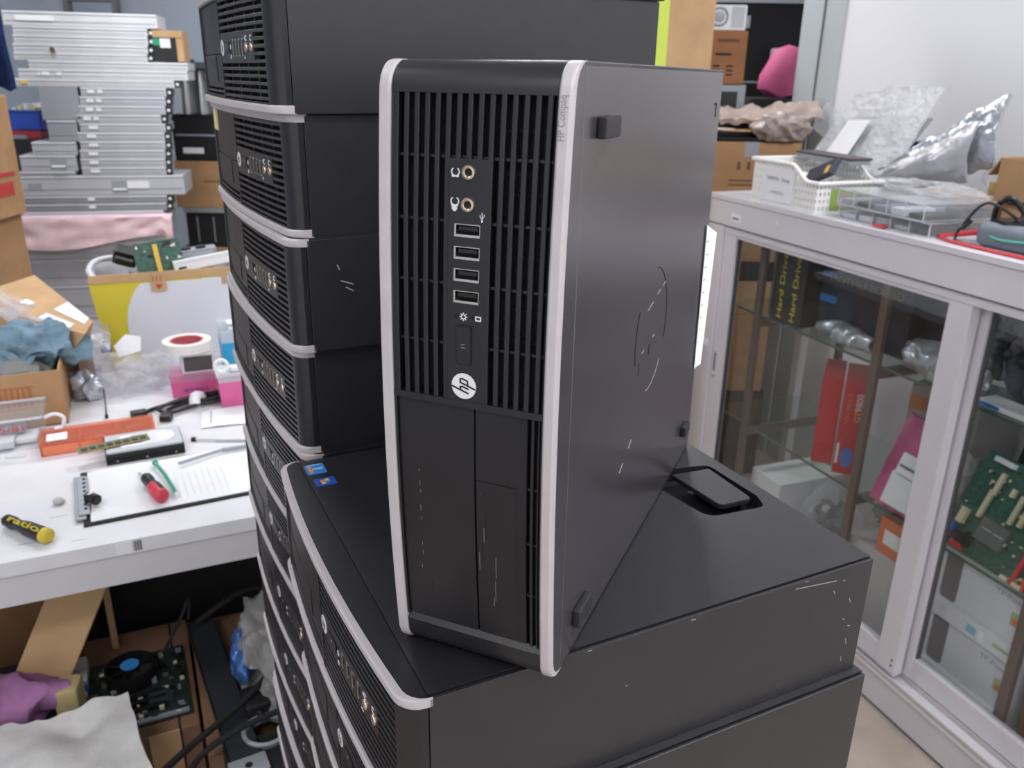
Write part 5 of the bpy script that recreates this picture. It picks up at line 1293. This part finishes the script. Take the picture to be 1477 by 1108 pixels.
t = cthing('grey_box', 'grey printed box with an orange band behind the pink bag', 'box', -.215, .19, SH2, .35)
m = MB(); m.box((0, 0, 0), (.26, .16, .30), mat('grey_printed_box', '8b8484', .6), .002); m.build('body', t)
m = MB(); m.box((0, -.0006, .235), (.14, 0, .275), M_orp); m.build('orange_band', t)
m = MB()
for k in range(4):
    for j in range(2): m.box((.02+.05*j, -.0006, .20-.035*k), (.055+.05*j, 0, .212-.035*k), M_blkm)
m.build('print', t)
m = MB()
M_pkb = mat('pink_antistatic_bag', 'bf5a84', .35, 0, .5, .15, 14, .4, 30)
def pb(u, v): return (-.195+.19*u+.05*v*(.3-u), .10+.07*v+.5*crumple(u, v, .01, 7, 3), .004+.235*v-.03*u*v+crumple(u, v, .006, 6, 1))
m.sheet(22, 22, pb, .018, M_pkb)
t = cthing('pink_bag', 'pink antistatic bag with white labels leaning behind the door stile', 'bagged board', 0, 0, SH2)
m.build('bag', t)
m = MB(); m.sheet(1, 1, lambda p, q: (-.15+.13*p, .085+.025*q, .02+.08*q), .004, M_paper); m.sheet(1, 1, lambda p, q: (-.135+.10*p, .100+.02*q, .105+.05*q), .004, M_paper); m.box((-.125, .100, .125), (-.05, .1015, .131), M_grey, M=T(0, .0, 0)); m.build('white_label', t)
# green motherboards leaning
def greenboard(label, s, o, z, rx, ry, seed):
    t = cthing('motherboard', label, 'circuit board', s, o, z)
    t.rotation_euler = (Matrix.Rotation(CANG, 4, 'Z') @ R('X', rx) @ R('Y', ry)).to_euler()
    m = MB(); m.box((0, 0, 0), (.29, .002, .24), M_pcb)
    r = random.Random(seed)
    for k in range(70):
        a, b = r.uniform(.003, .009), r.uniform(.003, .009); x, y = r.uniform(.005, .28), r.uniform(.005, .23)
        m.box((x, -r.uniform(.003, .008), y), (x+a, 0, y+b), r.choice([M_cream, M_metal, M_chip, M_cream, M_paper]))
    m.build('board', t)
    for (x, z0, z1, mt, w) in ((.06, .15, .205, M_cream, .010), (.055, .09, .16, M_cream, .010), (.10, .165, .185, M_cream, .010), (.125, .11, .18, M_cream, .010), (.147, .115, .185, M_cream, .010), (.20, .10, .20, M_cream, .009), (.195, .0, .145, M_redl, .009), (.22, .0, .13, mat('orange_red_slot', 'd2502f', .45), .012), (.245, .0, .13, MATS['orange_red_slot'], .009)):
        m = MB(); m.box((x, -.011, z0), (x+w, -.0002, z1), mt, .001); m.build('slot', t)
    m = MB(); m.box((.075, -.012, .045), (.145, -.0002, .10), mat('grey_heat_sink', '6d7272', .55, .3), .001)
    for k in range(2): m.box((.085+.03*k, -.0124, .075), (.11+.03*k, -.0119, .077), M_steel2)
    m.build('heat_sink', t)
    for (x, z0, w, h, mt) in ((.005, .03, .02, .02, M_blue), (.0, .01, .02, .02, M_redl), (.02, .055, .016, .04, M_cream), (.04, .012, .035, .03, M_blk), (.035, .0, .03, .018, M_redl), (.175, -.002, .018, .012, M_cream), (.205, -.002, .022, .012, M_cream), (.03, .22, .05, .014, M_paper)):
        m = MB(); m.box((x, -.016, z0+.002), (x+w, -.0002, z0+h), mt, .001); m.build('connector', t)
    return t
greenboard('green motherboard with cream and red slots leaning at the front of the shelf', .018, .112, SH2+.0005, -22, 2, 21)
m = MB(); m.box((0, 0, 0), (.28, .002, .25), M_pcbd)
for k in range(12): m.box((.02+.02*k, -.006, .03+.015*(k % 5)), (.034+.02*k, 0, .05+.015*(k % 5)), rnd.choice([M_chip, M_steel3, M_paper]))
o = csolo(m, 'motherboard', 'dark motherboard leaning behind the green one', 'circuit board', .06, .20, SH2+.0005); o.rotation_euler = (Matrix.Rotation(CANG, 4, 'Z') @ R('X', -15)).to_euler()
m = MB(); m.box((0, 0, 0), (.26, .02, .075), M_blk, .002); m.box((.03, -.0006, .04), (.07, 0, .06), M_paper); m.box((.08, -.0006, .03), (.17, 0, .06), M_paper); m.box((0, -.0006, .045), (.03, 0, .06), M_bprint); m.box((.085, -.001, .042), (.165, -.0006, .048), M_grey)
m.box((0, .0, -.215), (.26, .02, -.0005), M_blkm)
csolo(m, 'black_box', 'black box edge with white labels behind the green motherboard', 'box', .04, .31, SH2+.216)
bags('brownish crumpled bag left of the green motherboard', -.02, .19, SH2, (.04, .04, .11), M_bagg, 12, name='plastic_bag')
# ---- lower shelf and floor
t = cthing('orange_box', 'orange and white small box below the pink bag', 'box', -.15, .10, .345)
m = MB(); m.box((0, 0, 0), (.10, .09, .10), mat('orange_box_print', 'd07048', .55), .002); m.build('body', t); m = MB(); m.box((.02, -.0006, .03), (.07, 0, .07), M_paper); m.build('white_patch', t)
m = MB(); m.box((0, 0, 0), (.22, .2, .232), mat('pale_grey_box', 'b6b1b2', .6), .002); csolo(m, 'cardboard_box', 'pale grey box on the cabinet floor under the orange box', 'box', -.24, .095, CF)
m = MB(); m.blob((0, 0, .05), (.07, .06, .055), M_steel3, .4, 30, 6, 4, floor=.0005, ridge=True); csolo(m, 'cable_bundle', 'tangled grey cables beside the orange box', 'cable', -.215, .19, .345).location = C3(-.2, .23, .345)
bags('clear bag of black parts low behind the left door', -.40, .19, CF, (.10, .06, .15), M_bagc, 15, name='plastic_bag')
m = MB(); m.blob((0, 0, .07), (.05, .04, .07), M_blk, .5, 26, 6, 4, floor=.0, ridge=True); m.blob((-.01, -.02, .12), (.015, .012, .012), M_paper, .2, 20, 1, 3)
csolo(m, 'black_connector', 'black plug cluster with a white tip low behind the left door', 'plug', -.52, .30, CF)
m = MB(); m.box((0, 0, 0), (.14, .24, .22), M_table, .004); csolo(m, 'white_box', 'plain white box low behind the left door', 'box', -.69, .11, CF)
def whitebox(label, z, s):
    t = cthing('printed_box', label, 'box', s, .10, z, 0)
    m = MB(); m.box((0, .014, 0), (.252, .25, .175), M_wb, .002); m.build('body', t)
    m = MB(); m.box((0, 0, 0), (.252, .0135, .042), M_wb, .0015); m.box((.12, -.0006, .012), (.145, 0, .032), mat('sky_print', '7fb6cc', .6)); m.box((.152, -.0006, .01), (.165, 0, .034), M_paper); m.box((.19, -.0006, .02), (.23, 0, .028), mat('sage_print', 'a2b28a', .6)); m.build('front_tray', t)
    m = MB(); m.prism(rounded([(.022, .045, .012), (.068, .045, .012), (.068, .168, .012), (.022, .168, .012)], 4), 0, .0006, mat('grey_picture_print', '6d6a6c', .6), T(0, .014, 0) @ R('X', 90)); m.build('grey_print', t)
    m = MB(); m.text('TP-Power', .02, mat('faint_blue_print', '8f9cc0', .6), T(.20, .0136, .145) @ R('X', 90), .085); m.box((.205, .0134, .085), (.225, .014, .118), MATS['sage_print']); m.box((.21, .0132, .09), (.222, .0136, .102), M_orng); m.box((.236, .0134, .09), (.242, .014, .1), M_grey); m.build('print', t)
    return t
whitebox('white printed box with a grey patch, lower of two behind the right door', CF, .026)
whitebox('white printed box with a grey patch, upper of two behind the right door', CF+.1755, .026)
m = MB(); m.box((0, 0, 0), (.3, .3, .33), M_card3, .003); csolo(m, 'cardboard_box', 'dark brown box right of the two white boxes', 'box', .31, .11, CF)

# ================================================================== camera and light
cam = bpy.data.cameras.new('camera'); co = bpy.data.objects.new('camera', cam); COL.objects.link(co)
th, ro = .355741, .017374
F = Vector((0, math.cos(th), -math.sin(th))); Up = Vector((0, math.sin(th), math.cos(th))); Rt = Vector((1, 0, 0))
R2 = Rt*math.cos(ro)+Up*math.sin(ro); U2 = Up*math.cos(ro)-Rt*math.sin(ro)
M = Matrix((R2, U2, -F)).transposed().to_4x4(); M.translation = (0, 0, 1.49)
co.matrix_world = M
cam.sensor_width = 36; cam.sensor_fit = 'HORIZONTAL'; cam.lens = 1198.47/1477*36; cam.clip_start = .02
cam.dof.use_dof = True; cam.dof.focus_distance = .52; cam.dof.aperture_fstop = 15
SC.camera = co
def area(name, loc, size, power, rot=(0, 0, 0), col=(1, 1, 1)):
    l = bpy.data.lights.new(name, 'AREA'); l.shape = 'RECTANGLE'; l.size, l.size_y = size; l.energy = power; l.color = col
    o = bpy.data.objects.new(name, l); COL.objects.link(o); o.location = loc; o.rotation_euler = rot; return o
for x, y, pw in ((-1.9, .7, 12), (-1.7, 3.3, 37), (.1, 3.9, 42), (-.8, -1.2, 26), (1.45, .55, 42), (1.7, -1.4, 16)):  # last two belong to the fittings added on the right for brightness
    area('ceiling_light_glow', (x, y, 3.10), (1.2, .28), pw, col=(.97, .98, 1))
w = bpy.data.worlds.new('World'); SC.world = w; w.use_nodes = True
bgn = w.node_tree.nodes['Background']; bgn.inputs[0].default_value = (.92, .95, 1, 1); bgn.inputs[1].default_value = 1.1
SC.view_settings.view_transform = 'Standard'; SC.view_settings.look = 'None'; SC.view_settings.gamma = 1; SC.view_settings.use_curve_mapping = False
SC.view_settings.exposure = 0.3
SC.cycles.max_bounces = 8; SC.cycles.transparent_max_bounces = 24; SC.cycles.use_denoising = True
